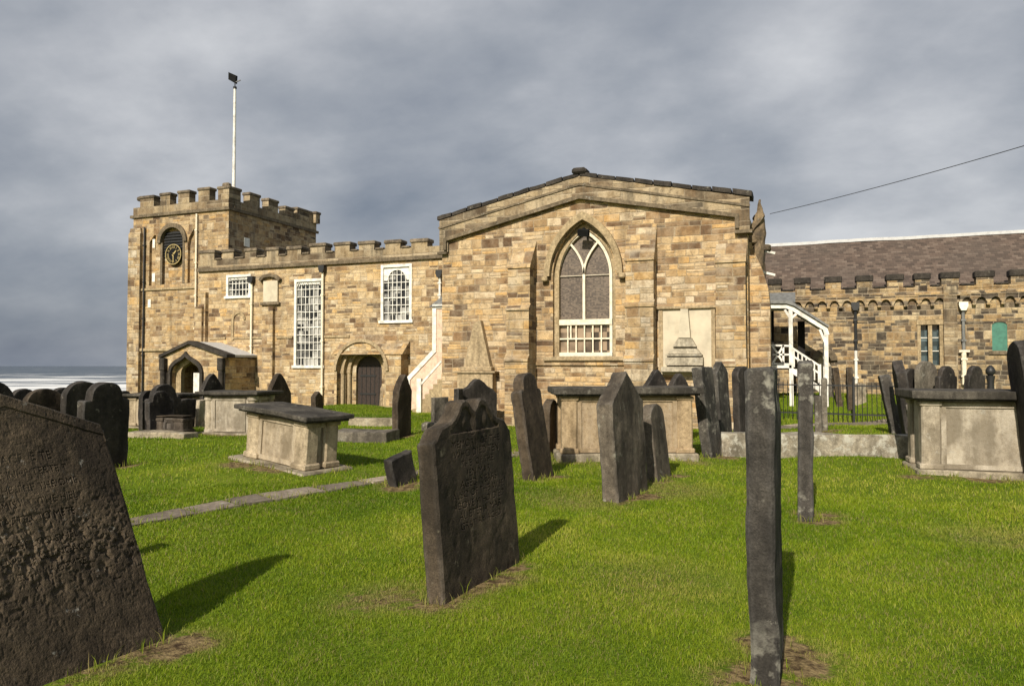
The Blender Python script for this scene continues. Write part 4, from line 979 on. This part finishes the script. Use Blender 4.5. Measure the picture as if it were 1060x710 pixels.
    for k in range(4): 
        q = cx+bdir*w*random.uniform(-.55, .55)+n*random.uniform(-.05, .22); PATCH.append((q.x, q.y, random.uniform(.1, .26)*patch, random.uniform(.5, .95)))
    return o

# the big worn slab at the left edge
def carve_big(Xg, Zg, w, h):
    nx, nz = Xg.shape
    P = np.stack([Xg, Zg, 0*Xg], -1)
    rows = ['BACE  E TE', 'THE INHE TERTE T', 'IN THE THE THE OME', 'DEMISTED THE HIEL', 'TAFTER TO METE', 'AGE LOD SINEL', 'LIVIER AND NOACO', 'ESAN ARDEMTE']
    L = [(r_, .07 if k == 0 else .058, w*.52, h*.88-.085*k-(.05 if k > 4 else 0)) for k, r_ in enumerate(rows)]
    H = raster(L, w, float(Zg.max()), 700, 760)
    zi = np.clip((Zg/Zg.max()*759).astype(int), 0, 759); xi = np.clip((Xg/w*699).astype(int), 0, 699)
    T = np.where(Zg > 0, H[xi, zi], 0)
    wear = np.clip(fbm(P*5+3, 4, 5)+.55, 0, 1)
    y = T*.011*wear
    midb = np.exp(-((Zg/h-.47)/.17)**2)
    pit = np.clip(fbm(P*np.array([13, 13, 1])+9, 3, 9), 0, 1); pit2 = np.clip(fbm(P*28+2, 3, 19)-.05, 0, 1)
    pit3 = np.clip(fbm(P*55+7, 3, 29)-.08, 0, 1); dr = np.clip(fbm(P*2.2+1, 3, 39)*3, 0, 1)
    y = y+midb*(np.minimum(pit*1.6, .5)*.016+pit2*.02)+(.3+.7*np.clip(midb*1.4, 0, 1))*(pit2*.014+pit3*.02)+fbm(P*3, 3, 4)*.005+dr*.006
    # raised border following the gable
    tp = h+prof('pediment', Xg/w)*w-Zg
    y = y-.004*((tp > .045) & (tp < .08))+.004*(tp > .08)
    return y
headstone('N', (173, 661), (107, 438), 1.18, .15, 'pediment', H_worn, 'big worn brown slab leaning back in the lower left corner, rows of eroded lettering', nu=380, nv=400, rough=.006, carve=carve_big)
def carve_two(Xg, Zg, w, h):
    P = np.stack([Xg, Zg, 0*Xg], -1)
    rows = [('TO THE', .04), ('MEMORY OF THE', .05), ('WHO DIED TEN', .05), ('THE  OF THE', .045), ('IEN MAR', .05), ('AGED  YEARS', .05), ('ALSO OF THE WIFE', .048), ('ABOVE WHO DIED', .048), ('ALIETERIA MAR', .05), ('GRATIAM AGED', .046)]
    L = [(r_, s_*1.5, w*.5, h*1.03-.072*k) for k, (r_, s_) in enumerate(rows)]
    H = raster(L, w, float(Zg.max()), 700, 800, 1.3)
    zi = np.clip((Zg/Zg.max()*799).astype(int), 0, 799); xi = np.clip((Xg/w*699).astype(int), 0, 699)
    T = np.where(Zg > 0, H[xi, zi], 0)
    wear = np.clip(fbm(P*3+1, 3, 5)+.75, 0, 1)
    y = T*.012*wear+.006*np.clip(fbm(P*14, 4, 7), 0, 1)+.006*fbm(P*4, 3, 2)
    a = np.abs(Xg/w-.5)*2; top = h+prof('ogee', Xg/w)*w
    d = top-Zg
    y = y+np.where((d > .05) & (Zg > h*1.02+.02) & (a < .62), .016, 0)*np.clip((d-.05)/.02, 0, 1)   # sunk panel of the scrolled head
    y = y-.02*np.exp(-((a-.27)/.09)**2-((Zg-h-.1*w)/.06)**2)-.02*np.exp(-(a/.07)**2-((Zg-h-.06*w)/.07)**2)
    return y
H_two = stone('soot_black_headstone', (.034, .026, .017), (.085, .064, .042), .22, (.22, .19, .13), obj=True, streak=.4)
headstone('S', (460.5, 626), (449.5, 459), 1.22, .145, 'ogee', H_two, 'dark headstone with scrolled twin-peaked top and carved inscription, standing alone in the middle foreground', az=4, nu=380, nv=340, rough=.004, carve=carve_two)
headstone('S', (806, 714), (799.5, 381), .62, .135, 'flat', H_lich, 'tall thin headstone seen edge-on in the right foreground, pale lichened top', az=1.5, nu=40, nv=90, rough=.011)
headstone('S', (842, 540), (842, 377), .55, .15, 'low', H_lich, 'narrow dark headstone seen edge-on just behind the lichened foreground one', nu=26, nv=40, rough=.008)
headstone('S', (639.5, 521), (633.5, 418), 1.05, .2, 'peak', H_greyb, 'grey-brown headstone with pointed weathered top in front of the central tomb', az=9, nu=40, nv=40, rough=.014, carve=lambda a, b, w, h: .004*fbm(np.stack([a*9, b*2, 0*a], -1), 4, 3))
headstone('S', (681.5, 499), (674, 437), .6, .15, 'round', H_greyb, 'shorter round-headed headstone leaning beside the pointed grey-brown one', az=8, nu=34, rough=.009)
headstone('S', (552.5, 498.5), (539, 405), .72, .16, 'shoulder', H_brown, 'dark headstone leaning left, between the central tomb and the scrolled one', az=4, nu=36, rough=.011)
headstone('N', (577.5, 470), (578, 424), .5, .14, 'round', H_brown, 'small dark round-topped headstone just left of the central tomb')
headstone('S', (737, 474), (725.5, 379.5), .55, .18, 'flat', H_lean, 'tall flat-topped stone leaning left against the end of the central tomb', az=14, nu=24)
headstone('S', (747.5, 462), (742.5, 386), .65, .15, 'peak', H_lean, 'grey leaning headstone behind the left end of the long low slab', az=14)
headstone('S', (766, 458), (764.5, 390), .55, .15, 'round', H_black, 'dark headstone half hidden left of the lichened foreground stone', az=22)
headstone('N', (693, 458), (693, 403), .68, .14, 'gothic', H_black, 'pointed dark headstone peeping over the central tomb, the left of two', az=35, group='pointed headstones behind the central tomb')
headstone('N', (714.5, 457), (714.5, 404), .6, .14, 'gothic', H_black, 'pointed dark headstone peeping over the central tomb, the right of two', az=35, group='pointed headstones behind the central tomb')
headstone('S', (851, 448), (850, 410), .4, .15, 'flat', H_grey, 'short grey stone edge-on before the railings, lower of a close pair')
headstone('S', (857, 446), (856, 393), .45, .13, 'low', H_grey, 'taller pale stone edge-on before the railings, behind a short one')
headstone('S', (863.5, 411), (861, 380), .5, .18, 'low', H_grey, 'grey stone behind the railings beside the white stair porch post', patch=.3)
headstone('S', (873, 421), (868, 381), .5, .18, 'low', H_brown, 'leaning dark stone behind the railings, middle of three', patch=.3)
headstone('S', (884, 425), (883, 381), .5, .18, 'low', H_brown, 'upright dark stone behind the railings, below the drainpipe', patch=.3)
headstone('N', (897, 416), (897, 397), .4, .1, 'flat', T_pale, 'small pale square stone behind the railings', az=45, patch=.3)
headstone('S', (935, 450), (922, 389), .6, .22, 'low', H_lich, 'leaning grey headstone at the end of the railings, lower of a pair')
headstone('S', (950, 457), (938.5, 385), .7, .2, 'peak', H_black, 'taller black leaning headstone touching the right-hand tomb')
headstone('S', (953, 463), (947, 424), .3, .12, 'peak', H_grey, 'broken pale stub leaning at the left end of the right-hand tomb')
headstone('S', (1090, 503), (1074, 375), .8, .17, 'round', H_black, 'black headstone leaning in at the right edge before the right-hand tomb')
for i, (px, py, tp_, w_, kd, mm, lb) in enumerate(((951, 428, 390, .6, 'round', H_black, 'low dark round stone behind the right-hand tomb, nearest the leaning black one'), (970, 430, 386, .85, 'round', H_grey, 'grey headstone behind the right-hand tomb under the double window'), (991, 430, 390, .85, 'shoulder', H_black, 'dark headstone behind the right-hand tomb left of the cream pipe'), (1020, 430, 389, .8, 'shoulder', H_black, 'dark headstone behind the right-hand tomb right of the cream pipe'))):
    headstone('N', (px, py), (px, tp_), w_, .15, kd, mm, lb, az=40, patch=.3)
# left side of the churchyard
headstone('N', (132, 482), (134.5, 414), .78, .15, 'shoulder', H_black, 'black shouldered headstone right behind the big worn slab', nu=36)
headstone('N', (104, 456), (106, 411), .85, .16, 'round', H_black, 'round-headed dark stone against the sea, left of the black shouldered one')
headstone('N', (80, 450), (80, 411), .6, .15, 'round', H_black, 'small dark stone against the sea between two larger round-headed ones')
headstone('N', (68, 456), (67.5, 418), .85, .16, 'round', H_brown, 'broad low round headstone showing over the worn slab, sea behind')
headstone('N', (38, 450), (38, 412), .55, .15, 'round', H_black, 'small round top showing over the peak of the worn slab')
headstone('N', (15, 452), (15, 413), 1., .16, 'round', H_black, 'dark round-headed stone at the far left edge before the sea')
headstone('N', (137.5, 440), (137, 411), .45, .14, 'round', H_black, 'tiny dark round stone at the foot of the tower corner')
headstone('N', (164, 444), (164, 412), .5, .14, 'round', H_black, 'small round stone left of the shouldered stone before the porch')
headstone('N', (188.5, 444), (188, 412), 1., .16, 'shoulder', H_black, 'tall black shouldered stone standing before the porch')
headstone('N', (180.5, 447), (180, 415), .72, .14, 'shoulder', H_black, 'lower black shouldered stone in front of the tall one by the porch')
headstone('N', (208, 441), (208, 414), .75, .15, 'low', H_black, 'black square-headed stone beside the porch opening')
headstone('N', (212, 441), (214, 414), .25, .12, 'flat', T_pale, 'narrow pale stone leaning by the left end of the pillared tomb')
headstone('N', (232, 436), (232, 405), .85, .15, 'gothic', H_black, 'dark pointed headstone rising behind the pillared tomb')
headstone('N', (302, 436), (301.5, 407), .95, .16, 'gothic', H_brown, 'brown pointed headstone behind the dark-topped chest tomb')
headstone('N', (335, 426), (334.5, 410), .45, .18, 'peak', H_brown, 'small gabled stone post against the nave wall')
headstone('S', (411.5, 454), (412.5, 406), .62, .15, 'gothic', H_brown, 'dark pointed headstone beside the nave stair, standing on the grass')
headstone('N', (404.5, 420), (405, 404), .6, .14, 'round', H_tan, 'tan round headstone leaning by the old doorway')
headstone('N', (464, 443), (464.5, 411), .5, .12, 'flat', H_grey, 'pale grey square headstone below the white handrail post', az=20)
headstone('N', (480, 443), (479, 402), .25, .14, 'flat', H_black, 'narrow dark stone between the pale square one and the wall obelisk')
headstone('N', (514.5, 441), (514.5, 408), 1.2, .16, 'swan', H_black, 'broad curved-top headstone below the wall obelisk', az=30)
headstone('N', (432, 498), (432, 464), .42, .14, 'flat', H_black, 'short broken black stub leaning beside the scrolled headstone', az=12, tilt=-14)
headstone('N', (70, 600), (66, 520), .8, .14, 'round', H_brown, 'brown headstone hidden behind the big worn slab', patch=.5)

# ------------------------------------------------------------------ chest tombs
def tomb(base, az, L, D, H, label, body, st=.1, ov=.14, plinth=.1, po=.1, pil='flat', slabm=None, corner='SW', roll=0.):
    P = hit(*base); a = R(az); bx = Vector((math.sin(a), math.cos(a), 0)); by = Vector((-bx.y, bx.x, 0))
    if corner == 'SE': P = P-bx*L
    P.z = float(gz(*(P+bx*L/2+by*D/2).xy))
    M = Matrix(((bx.x, by.x, 0, P.x), (bx.y, by.y, 0, P.y), (0, 0, 1, P.z), (0, 0, 0, 1)))
    M = M@Matrix.Rotation(R(roll), 4, 'Y')
    t = thing('chest_tomb', label, 'tomb', M, 'chest tombs in the churchyard')
    k = NS[0] = NS[0]+1
    MB().box(-po, L+po, -po, D+po, -.25, plinth, .02).jitter(.012, 3, 3, k).build('plinth', T_base, t)
    z0, z1 = plinth-.002, H-st
    MB().box(.03, L-.03, .03, D-.03, z0, z1-.001).build('chest', body, t)
    for (x0, x1, y0, y1) in ((0, .22, 0, .2), (L-.22, L, 0, .2), (0, .22, D-.2, D), (L-.22, L, D-.2, D)):
        if pil == 'round':
            xm, ym = (x0+x1)/2, (y0+y1)/2
            MB().tube([(xm, ym, z0), (xm, ym, z0+.06), (xm, ym, z0+.08), (xm, ym, z0+.3), (xm, ym, z1-.12), (xm, ym, z1-.1), (xm, ym, z1)], [.14, .13, .1, .115, .1, .13, .14], 14).build('corner_pillar', T_pale, t, 40)
        else:
            MB().box(x0-.02, x1+.02, y0-.02, y1+.02, z0, z1-.004, .025).box(x0-.05, x1+.05, y0-.05, y1+.05, z0, z0+.09, .02).box(x0-.04, x1+.04, y0-.04, y1+.04, z1-.08, z1-.006, .015).jitter(.006, 1, 5, k).build('corner_pilaster', body, t)
    for y0, y1 in ((.005, .028), (D-.028, D-.005)):
        mbp = MB().xz(rect(.24, L-.24, z0+.02, z1-.03), y0, y1, [rect(.24+.07, L-.24-.07, z0+.09, z1-.1)]); mbp.build('side_panel', body, t)
    MB().yz(rect(.2, D-.2, z0+.02, z1-.03), L-.028, L-.004, [rect(.26, D-.26, z0+.09, z1-.1)]).build('end_panel', body, t)
    mb = MB().box(-ov, L+ov, -ov, D+ov, z1+.03, H, .018, 2).box(-ov+.05, L+ov-.05, -ov+.05, D+ov-.05, z1-.002, z1+.028, .01)
    mb.jitter(.012, 5, 2.2, k).build('table_slab', slabm or T_slab, t)
    c = P+bx*L/2+by*D/2; FOOT.append((c.x, c.y, L/2+po+.03, D/2+po+.03, bx.x, bx.y))
    for q in range(7): 
        s_ = P+bx*random.uniform(-.2, L+.2)-by*random.uniform(.1, .35); PATCH.append((s_.x, s_.y, random.uniform(.15, .35), random.uniform(.3, .7)))
    return t
tomb((315, 489), 103, 1.32, .58, .9, 'chest tomb with dark overhanging slab and pale panelled side, standing on the left lawn', T_body, po=.2, plinth=.1, corner='SE', ov=.17, roll=5.)
tomb((210, 448), 82, 1.35, .9, 1.0, 'chest tomb with round pale corner pillars and a stained panel, near the porch', T_pale, pil='round', plinth=.05)
tomb((583, 478), 67, 2.15, .85, 1.22, 'ochre chest tomb behind the pointed headstones, below the transept window', T_orange, plinth=.12, ov=.17, st=.14)
tomb((956, 490), 86, 2.3, .95, 1.26, 'tall pale chest tomb at the right edge under a thick dark slab', T_pale, plinth=.1, ov=.17, st=.15)
tomb((133, 442), 84, 1.5, .8, .9, 'low tan table tomb under the tower corner behind the flat ledger', T_body, plinth=.05)
tomb((159, 449), 82, .75, .35, .42, 'small brown box tomb before the black stones by the porch', H_brown, plinth=.03, ov=.02, st=.05, slabm=H_brown)
def ledger(base, az, L, D, H, label, m, corner='W', amp=.02, name='grave_ledger', cat='grave slab', lift=0., roll=0.):
    P = hit(*base); a = R(az); bx = Vector((math.sin(a), math.cos(a), 0)); by = Vector((-bx.y, bx.x, 0))
    if corner == 'E': P = P-bx*L
    M = Matrix(((bx.x, by.x, 0, P.x), (bx.y, by.y, 0, P.y), (0, 0, 1, P.z), (0, 0, 0, 1)))@Matrix.Rotation(R(roll), 4, 'Y')
    NS[0] += 1
    o = MB().box(0, L, 0, D, -.15+lift, H, .025, 2).jitter(amp, 7, 2.5, NS[0]).build(name, m, None, 40); o.matrix_world = M
    tag(o, label, cat); c = P+bx*L/2+by*D/2; FOOT.append((c.x, c.y, L/2+.02, D/2+.02, bx.x, bx.y)); return o
T_long = stone('lichened_long_slab', (.2, .17, .12), (.34, .3, .23), 1.0, (.52, .5, .42), obj=True)
ledger((747, 472), 78.5, 3.35, .42, .4, 'long low pale lichened block lying on the grass before the railings', T_long, amp=.025)
ledger((130, 453), 84, 1.5, .5, .13, 'flat grave ledger near the tower, dark top on a pale base', T_base)
ledger((340, 456), 80, 1.3, .8, .2, 'dark flat slab sunk in grass right of the dark-topped chest tomb', H_grey)
ledger((360, 440), 78, 1.3, .5, .18, 'low kerb stone in front of the old doorway', T_base)
ledger((436, 446), 78, 1.0, .45, .2, 'low kerb stone in front of the nave stair', H_grey)
ledger((938, 468), 80, .4, .4, .14, 'small dark broken block at the foot of the right-hand tomb', H_grey)

# ------------------------------------------------------------------ railings and post
fA, fB = onY(797, 400, 23.7), onY(930, 400, 23.4); fA.z = float(gz(fA.x, fA.y)); fB.z = float(gz(fB.x, fB.y))
fence = thing('iron_railings', 'black iron railings with thin upright bars before the chancel lawn', 'fence', Matrix.Translation(fA))
Lf = (fB-fA).length; dirf = (fB-fA).normalized(); n = int(Lf/.125)
for i in range(n+1):
    p = fA+dirf*(i*.125); z = float(gz(p.x, p.y)); child(MB().tube([(p.x, p.y, z-.1), (p.x, p.y, z+1.1), (p.x, p.y, z+1.18)], [.011, .011, .002], 5), 'bar', M_iron, fence)
for hh in (.2, 1.02): child(MB().bar(fA+Vector((0, 0, hh+.02)), fB+Vector((0, 0, hh+.02)), .04, .014), 'rail', M_iron, fence)
for k in range(4): p = fA.lerp(fB, k/3); child(MB().box(p.x-.03, p.x+.03, p.y-.03, p.y+.03, p.z-.2, p.z+1.3, .01), 'post', M_iron, fence)
p = hit(1026, 424); p0 = Z(1026, 378, p.y)
b_ = thing('iron_lamp_post', 'small black iron post with rounded cap behind the right-hand tomb', 'post', Matrix.Translation(p))
child(MB().tube([p-Vector((0, 0, .1)), p+Vector((0, 0, .1)), Vector((p.x, p.y, p0-.5)), Vector((p.x, p.y, p0-.3))], [.13, .11, .09, .12], 10), 'post', M_iron, b_, 40)
child(MB().tube([Vector((p.x, p.y, p0-.3+z)) for z in (0, .08, .16, .24, .3)], [.06, .13, .13, .09, .03], 10), 'cap', M_iron, b_, 40)

# ------------------------------------------------------------------ paths
def path_mesh(pix, wd, name, step=.6):
    P = [hit(*q) for q in pix]; mb = MB(); k = 0; tone = []
    for a, b in zip(P, P[1:]):
        L = (b-a).length; d = (b-a)/L; nn_ = Vector((-d.y, d.x, 0)); s = 0
        while s < L-.05:
            e = min(s+step*random.uniform(.7, 1.3), L)
            if L-e < .2: e = L
            q0, q1 = a+d*(s+.02), a+d*(e-.02); dz_ = random.uniform(.004, .014); vs = []
            for q, sg in ((q0, -1), (q1, -1), (q1, 1), (q0, 1)):
                w_ = wd/2*random.uniform(.9, 1.08); c = q+nn_*sg*w_; vs.append(Vector((c.x, c.y, float(gz(c.x, c.y)))))
            top_ = [mb.bm.verts.new(v+Vector((0, 0, .02+dz_))) for v in vs]; bot = [mb.bm.verts.new(v-Vector((0, 0, .1))) for v in vs]
            tone.append(random.random()); mb.bm.faces.new(top_).material_index = 0
            for i in range(4): mb.bm.faces.new([top_[i], bot[i], bot[(i+1) % 4], top_[(i+1) % 4]])
            c = (q0+q1)/2; FOOT.append((c.x, c.y, (q1-q0).length/2+.0, wd/2-.02, d.x, d.y)); s = e
    o = mb.build(name, M_flag); n5 = len(o.data.polygons)
    at = o.data.attributes.new('tone', 'FLOAT', 'FACE'); at.data.foreach_set('value', np.repeat(np.array(tone, np.float32), 5)[:n5]); return struct(o)
path_mesh([(95, 553), (135, 543), (240, 522), (330, 507.5), (410, 495), (470, 483), (530, 471), (575, 463)], .36, 'path')
path_mesh([(760, 446), (800, 443), (870, 439), (925, 436)], .6, 'path', 1.)

# ------------------------------------------------------------------ ground sheet, grass, sea
def axis(lo, hi, f0, f1, fine, grow=1.16):
    a = list(np.arange(f0, f1+1e-6, fine)); s = fine; v = f1
    while v < hi: s *= grow; v += s; a.append(v)
    s = fine; v = f0; b = []
    while v > lo: s *= grow; v -= s; b.append(v)
    return np.array(b[::-1]+a)
gx, gy = axis(-400, 2500, -20, 14, .14), axis(-2500, 400, 1, 27, .14)
PX, PY = np.meshgrid(gx, gy, indexing='ij'); PZ = gz(PX, PY)
bare_pts = PATCH+[(q.x, q.y, r_, s_) for q, r_, s_ in ((hit(770, 696), .13, .7), (hit(832, 692), .13, 1.), (hit(742, 702), .12, .5), (hit(605, 520), .5, .35), (hit(180, 668), .25, .8), (hit(395, 620), .35, .5), (hit(690, 508), .6, .4), (hit(1050, 560), .6, .35), (hit(690, 600), .5, .25))]
def bare(x, y):
    r = np.zeros_like(x)
    for (a, b, rad, s_) in bare_pts:
        m_ = (np.abs(x-a) < rad*2) & (np.abs(y-b) < rad*2)
        if m_.any():
            d = np.hypot(x[m_]-a, y[m_]-b)/rad; r[m_] = np.maximum(r[m_], s_*np.clip(1.55-d, 0, 1))
    return r
Bm = bare(PX.ravel(), PY.ravel())
nx_, ny_ = PX.shape
ii, jj = np.meshgrid(np.arange(nx_-1), np.arange(ny_-1), indexing='ij'); k0 = (ii*ny_+jj).ravel()
me = bpy.data.meshes.new('ground'); me.from_pydata(np.stack([PX.ravel(), PY.ravel(), PZ.ravel()], 1).tolist(), [], np.stack([k0, k0+ny_, k0+ny_+1, k0+1], 1).tolist())
at = me.attributes.new('bare', 'FLOAT', 'POINT'); at.data.foreach_set('value', Bm.astype(np.float32))
me.polygons.foreach_set('use_smooth', [True]*len(me.polygons))
m, t, b = mat('turf'); p = wpos(t).outputs['Position']
g1 = noise(t, p, .8, 5, .6); g2 = noise(t, p, 9., 6, .7); g3 = noise(t, p, 60., 3, .6)
c_ = ramp(t, mth(t, 'ADD', mth(t, 'MULTIPLY', g1, .55), mth(t, 'MULTIPLY', g2, .45)), [(.34, (.055, .1, .005)), (.5, (.12, .175, .01)), (.64, (.19, .225, .022))])
c_ = mixc(t, 1., c_, ramp(t, g3, [(.3, .5), (.55, 1.), (.75, 1.35)]), 'MULTIPLY')
ba = nd(t, 'ShaderNodeAttribute', attribute_name='bare').outputs['Fac']
bk = mapr(t, mth(t, 'ADD', ba, mth(t, 'MULTIPLY', mth(t, 'SUBTRACT', g2, .5), 1.5)), .34, .56)
c_ = mixc(t, bk, c_, mixc(t, mapr(t, noise(t, p, 14., 5, .7), .38, .62), (.055, .034, .018), (.27, .2, .095)))
setc(t, b, c_); bump(t, b, mth(t, 'ADD', g2, mth(t, 'MULTIPLY', g3, .6)), .8, .04); b.inputs['Specular IOR Level'].default_value = .1
me.materials.append(m); ground = struct(link(bpy.data.objects.new('ground', me)))

def blades(n, r0, r1, pw, wd, hh):
    a = rng.uniform(math.atan((-260-CX)/FPX), math.atan((1480-CX)/FPX), n)
    u = rng.random(n); r = (r0**(2-pw)+(r1**(2-pw)-r0**(2-pw))*u)**(1/(2-pw))
    ang = -YAW+a; x = r*np.sin(ang); y = r*np.cos(ang)
    keep = (y < YTR-.2) | ((x > -.8) & (y < YC)) | ((x < float(RX0)-.3) & (y < 24.2) & (x > -26)) | ((x < -30) & (y < 40))
    keep &= (CLN[0]*x+CLN[1]*y) < 47
    for (cx, cy, hx, hy, dx, dy) in FOOT:
        lx = (x-cx)*dx+(y-cy)*dy; ly = -(x-cx)*dy+(y-cy)*dx; keep &= ~((np.abs(lx) < hx) & (np.abs(ly) < hy))
    bb = bare(x, y); bn = bb+.55*fbm(np.stack([x*7, y*7, 0*x], -1), 3, 71); keep &= (bn < .42+.2*rng.random(n))
    x, y, r, bb = x[keep], y[keep], r[keep], bb[keep]; n = len(x)
    z = gz(x, y); sc = np.clip(r/5., .8, 4.)
    P = np.stack([x, y, 0*x], -1); big = fbm(P*.9, 3, 31); med = fbm(P*3.5, 3, 41)
    h = hh*(.55+.7*rng.random(n)+.35*med)*(1-.45*bb)*np.clip(sc**.35, .9, 1.5); w_ = wd*sc*(.7+.6*rng.random(n))
    th = rng.uniform(0, 2*PI, n); lean = rng.uniform(.15, .95, n); ph = rng.uniform(0, 2*PI, n)
    dx, dy = np.cos(th)*w_/2, np.sin(th)*w_/2; lx, ly = np.cos(ph)*lean*h, np.sin(ph)*lean*h
    base = np.stack([x, y, z-.006], -1); off = np.stack([dx, dy, 0*dx], -1)
    mid = base+np.stack([lx*.32, ly*.32, h*.62], -1); tip = base+np.stack([lx, ly, h*.98], -1)
    V = np.stack([base-off, base+off, mid-off*.8, mid+off*.8, tip], 1).reshape(-1, 3)
    big2 = fbm(P*.35+5, 2, 51); tint = np.clip(.5+.3*big+.25*med+.5*big2+.012*(x+3)+rng.normal(0, .17, n), 0, 1); dry = np.clip(bb*1.1+(rng.random(n) < .06+.3*np.clip(fbm(P*1.6+9, 4, 81)+.08+.02*x, 0, .8))*.75, 0, 1)
    return V, np.repeat(tint, 5), np.repeat(dry, 5)
parts = [blades(560000, 2.3, 10.5, 1.35, .0036, .031), blades(300000, 10., 34., 1.2, .0036, .034)]
def tufts():
    xs_, ys_ = [], []
    for (cx, cy, hx, hy, dx, dy) in FOOT:
        if math.hypot(cx, cy) > 15 or hx > 1.6: continue
        n = int(260*(hx+hy)); e = rng.random(n)*4*(hx+hy); o = np.abs(rng.normal(0, .035, n))+.0
        a = np.where(e < 2*hx, e-hx, np.where(e < 4*hx, e-3*hx, np.where(e < 4*hx+2*hy, hx+o, -hx-o)))
        b = np.where(e < 2*hx, hy+o, np.where(e < 4*hx, -hy-o, np.where(e < 4*hx+2*hy, e-4*hx-hy, e-4*hx-3*hy)))
        k = fbm(np.stack([(cx+a)*6, (cy+b)*6, 0*a], -1), 2, 61) > -.12
        xs_.append((cx+a*dx-b*dy)[k]); ys_.append((cy+a*dy+b*dx)[k])
    x, y = np.concatenate(xs_), np.concatenate(ys_); n = len(x); z = gz(x, y); h = .05+.075*rng.random(n)**1.6
    th, ph = rng.uniform(0, 2*PI, n), rng.uniform(0, 2*PI, n); w_ = .0045*(.7+.6*rng.random(n))*np.clip(np.hypot(x, y)/5, .9, 2); ln_ = rng.uniform(.1, .7, n)
    base = np.stack([x, y, z-.006], -1); off = np.stack([np.cos(th)*w_/2, np.sin(th)*w_/2, 0*x], -1); l = np.stack([np.cos(ph)*ln_*h, np.sin(ph)*ln_*h, 0*x], -1); up = np.array([0, 0, 1.])
    V = np.stack([base-off, base+off, base+l*.35-off*.8+up*(h*.62)[:, None], base+l*.35+off*.8+up*(h*.62)[:, None], base+l+up*h[:, None]], 1).reshape(-1, 3)
    return V, np.repeat(np.clip(rng.normal(.5, .2, n), 0, 1), 5), np.repeat(np.clip(rng.random(n)**2.2*1.1, 0, 1), 5)
parts.append(tufts())
V = np.concatenate([q[0] for q in parts]); nb = len(V)//5; k = np.arange(nb)*5
me = bpy.data.meshes.new('grass')
loops = np.stack([k, k+1, k+3, k+2, k+2, k+3, k+4], 1).ravel(); tot = np.tile([4, 3], nb); start = np.concatenate([[0], np.cumsum(tot)[:-1]])
me.vertices.add(len(V)); me.vertices.foreach_set('co', V.astype(np.float32).ravel())
me.loops.add(len(loops)); me.loops.foreach_set('vertex_index', loops.astype(np.int32))
me.polygons.add(len(tot)); me.polygons.foreach_set('loop_start', start.astype(np.int32)); me.polygons.foreach_set('loop_total', tot.astype(np.int32))
me.update(calc_edges=True)
for nm, i in (('tint', 1), ('dry', 2)):
    at = me.attributes.new(nm, 'FLOAT', 'POINT'); at.data.foreach_set('value', np.concatenate([q[i] for q in parts]).astype(np.float32))
m, t, b = mat('grass_blade')
ti = nd(t, 'ShaderNodeAttribute', attribute_name='tint').outputs['Fac']; dr_ = nd(t, 'ShaderNodeAttribute', attribute_name='dry').outputs['Fac']
c_ = ramp(t, ti, [(.05, (.07, .135, .004)), (.4, (.175, .262, .008)), (.72, (.28, .345, .018)), (1., (.43, .42, .07))])
c_ = mixc(t, dr_, c_, (.32, .25, .11)); setc(t, b, c_); b.inputs['Roughness'].default_value = .55; b.inputs['Specular IOR Level'].default_value = .25
tr = nd(t, 'ShaderNodeBsdfTranslucent', {0: c_}); mx = nd(t, 'ShaderNodeMixShader', {0: .45, 1: b.outputs[0], 2: tr.outputs[0]})
t.links.new(mx.outputs[0], [n_ for n_ in t.nodes if n_.type == 'OUTPUT_MATERIAL'][0].inputs[0])
me.materials.append(m); gr = link(bpy.data.objects.new('grass', me)); gr['kind'] = 'stuff'; gr['label'] = 'short bright green mown grass over the churchyard'; gr['category'] = 'grass'

m, t, b = mat('sea_water'); p = wpos(t).outputs['Position']
mp_ = nd(t, 'ShaderNodeMapping', {0: p, 'Rotation': (0, 0, R(53)), 'Scale': (1, 1, 1)}).outputs[0]
s1 = noise(t, nd(t, 'ShaderNodeMapping', {0: mp_, 'Scale': (.0042, .0016, 1)}).outputs[0], 1., 6, .6, dist=.6)
s2 = noise(t, nd(t, 'ShaderNodeMapping', {0: mp_, 'Scale': (.02, .006, 1)}).outputs[0], 1., 6, .65, dist=.5)
dist = vmth(t, 'LENGTH', p).outputs['Value']
fo = mth(t, 'ADD', mth(t, 'MULTIPLY', s1, .6), mth(t, 'MULTIPLY', s2, .4))
fo = mth(t, 'ADD', fo, mapr(t, dist, 1200., 6000., .05, -.13))
setc(t, b, mixc(t, mapr(t, fo, .44, .56), (.05, .07, .095), (.74, .74, .72))); b.inputs['Roughness'].default_value = .7
t.links.new(mapr(t, fo, .47, .58, .35, .9), b.inputs['Roughness'])
bump(t, b, s2, .6, 2.); b.inputs['Specular IOR Level'].default_value = .12
sea = MB(); S = 45000; seg = 24
vv = [sea.bm.verts.new((S*math.cos(2*PI*k/seg), S*math.sin(2*PI*k/seg), -46)) for k in range(seg)]; sea.bm.faces.new(vv)
struct(sea.build('sea', m))
bpy.context.view_layer.update()
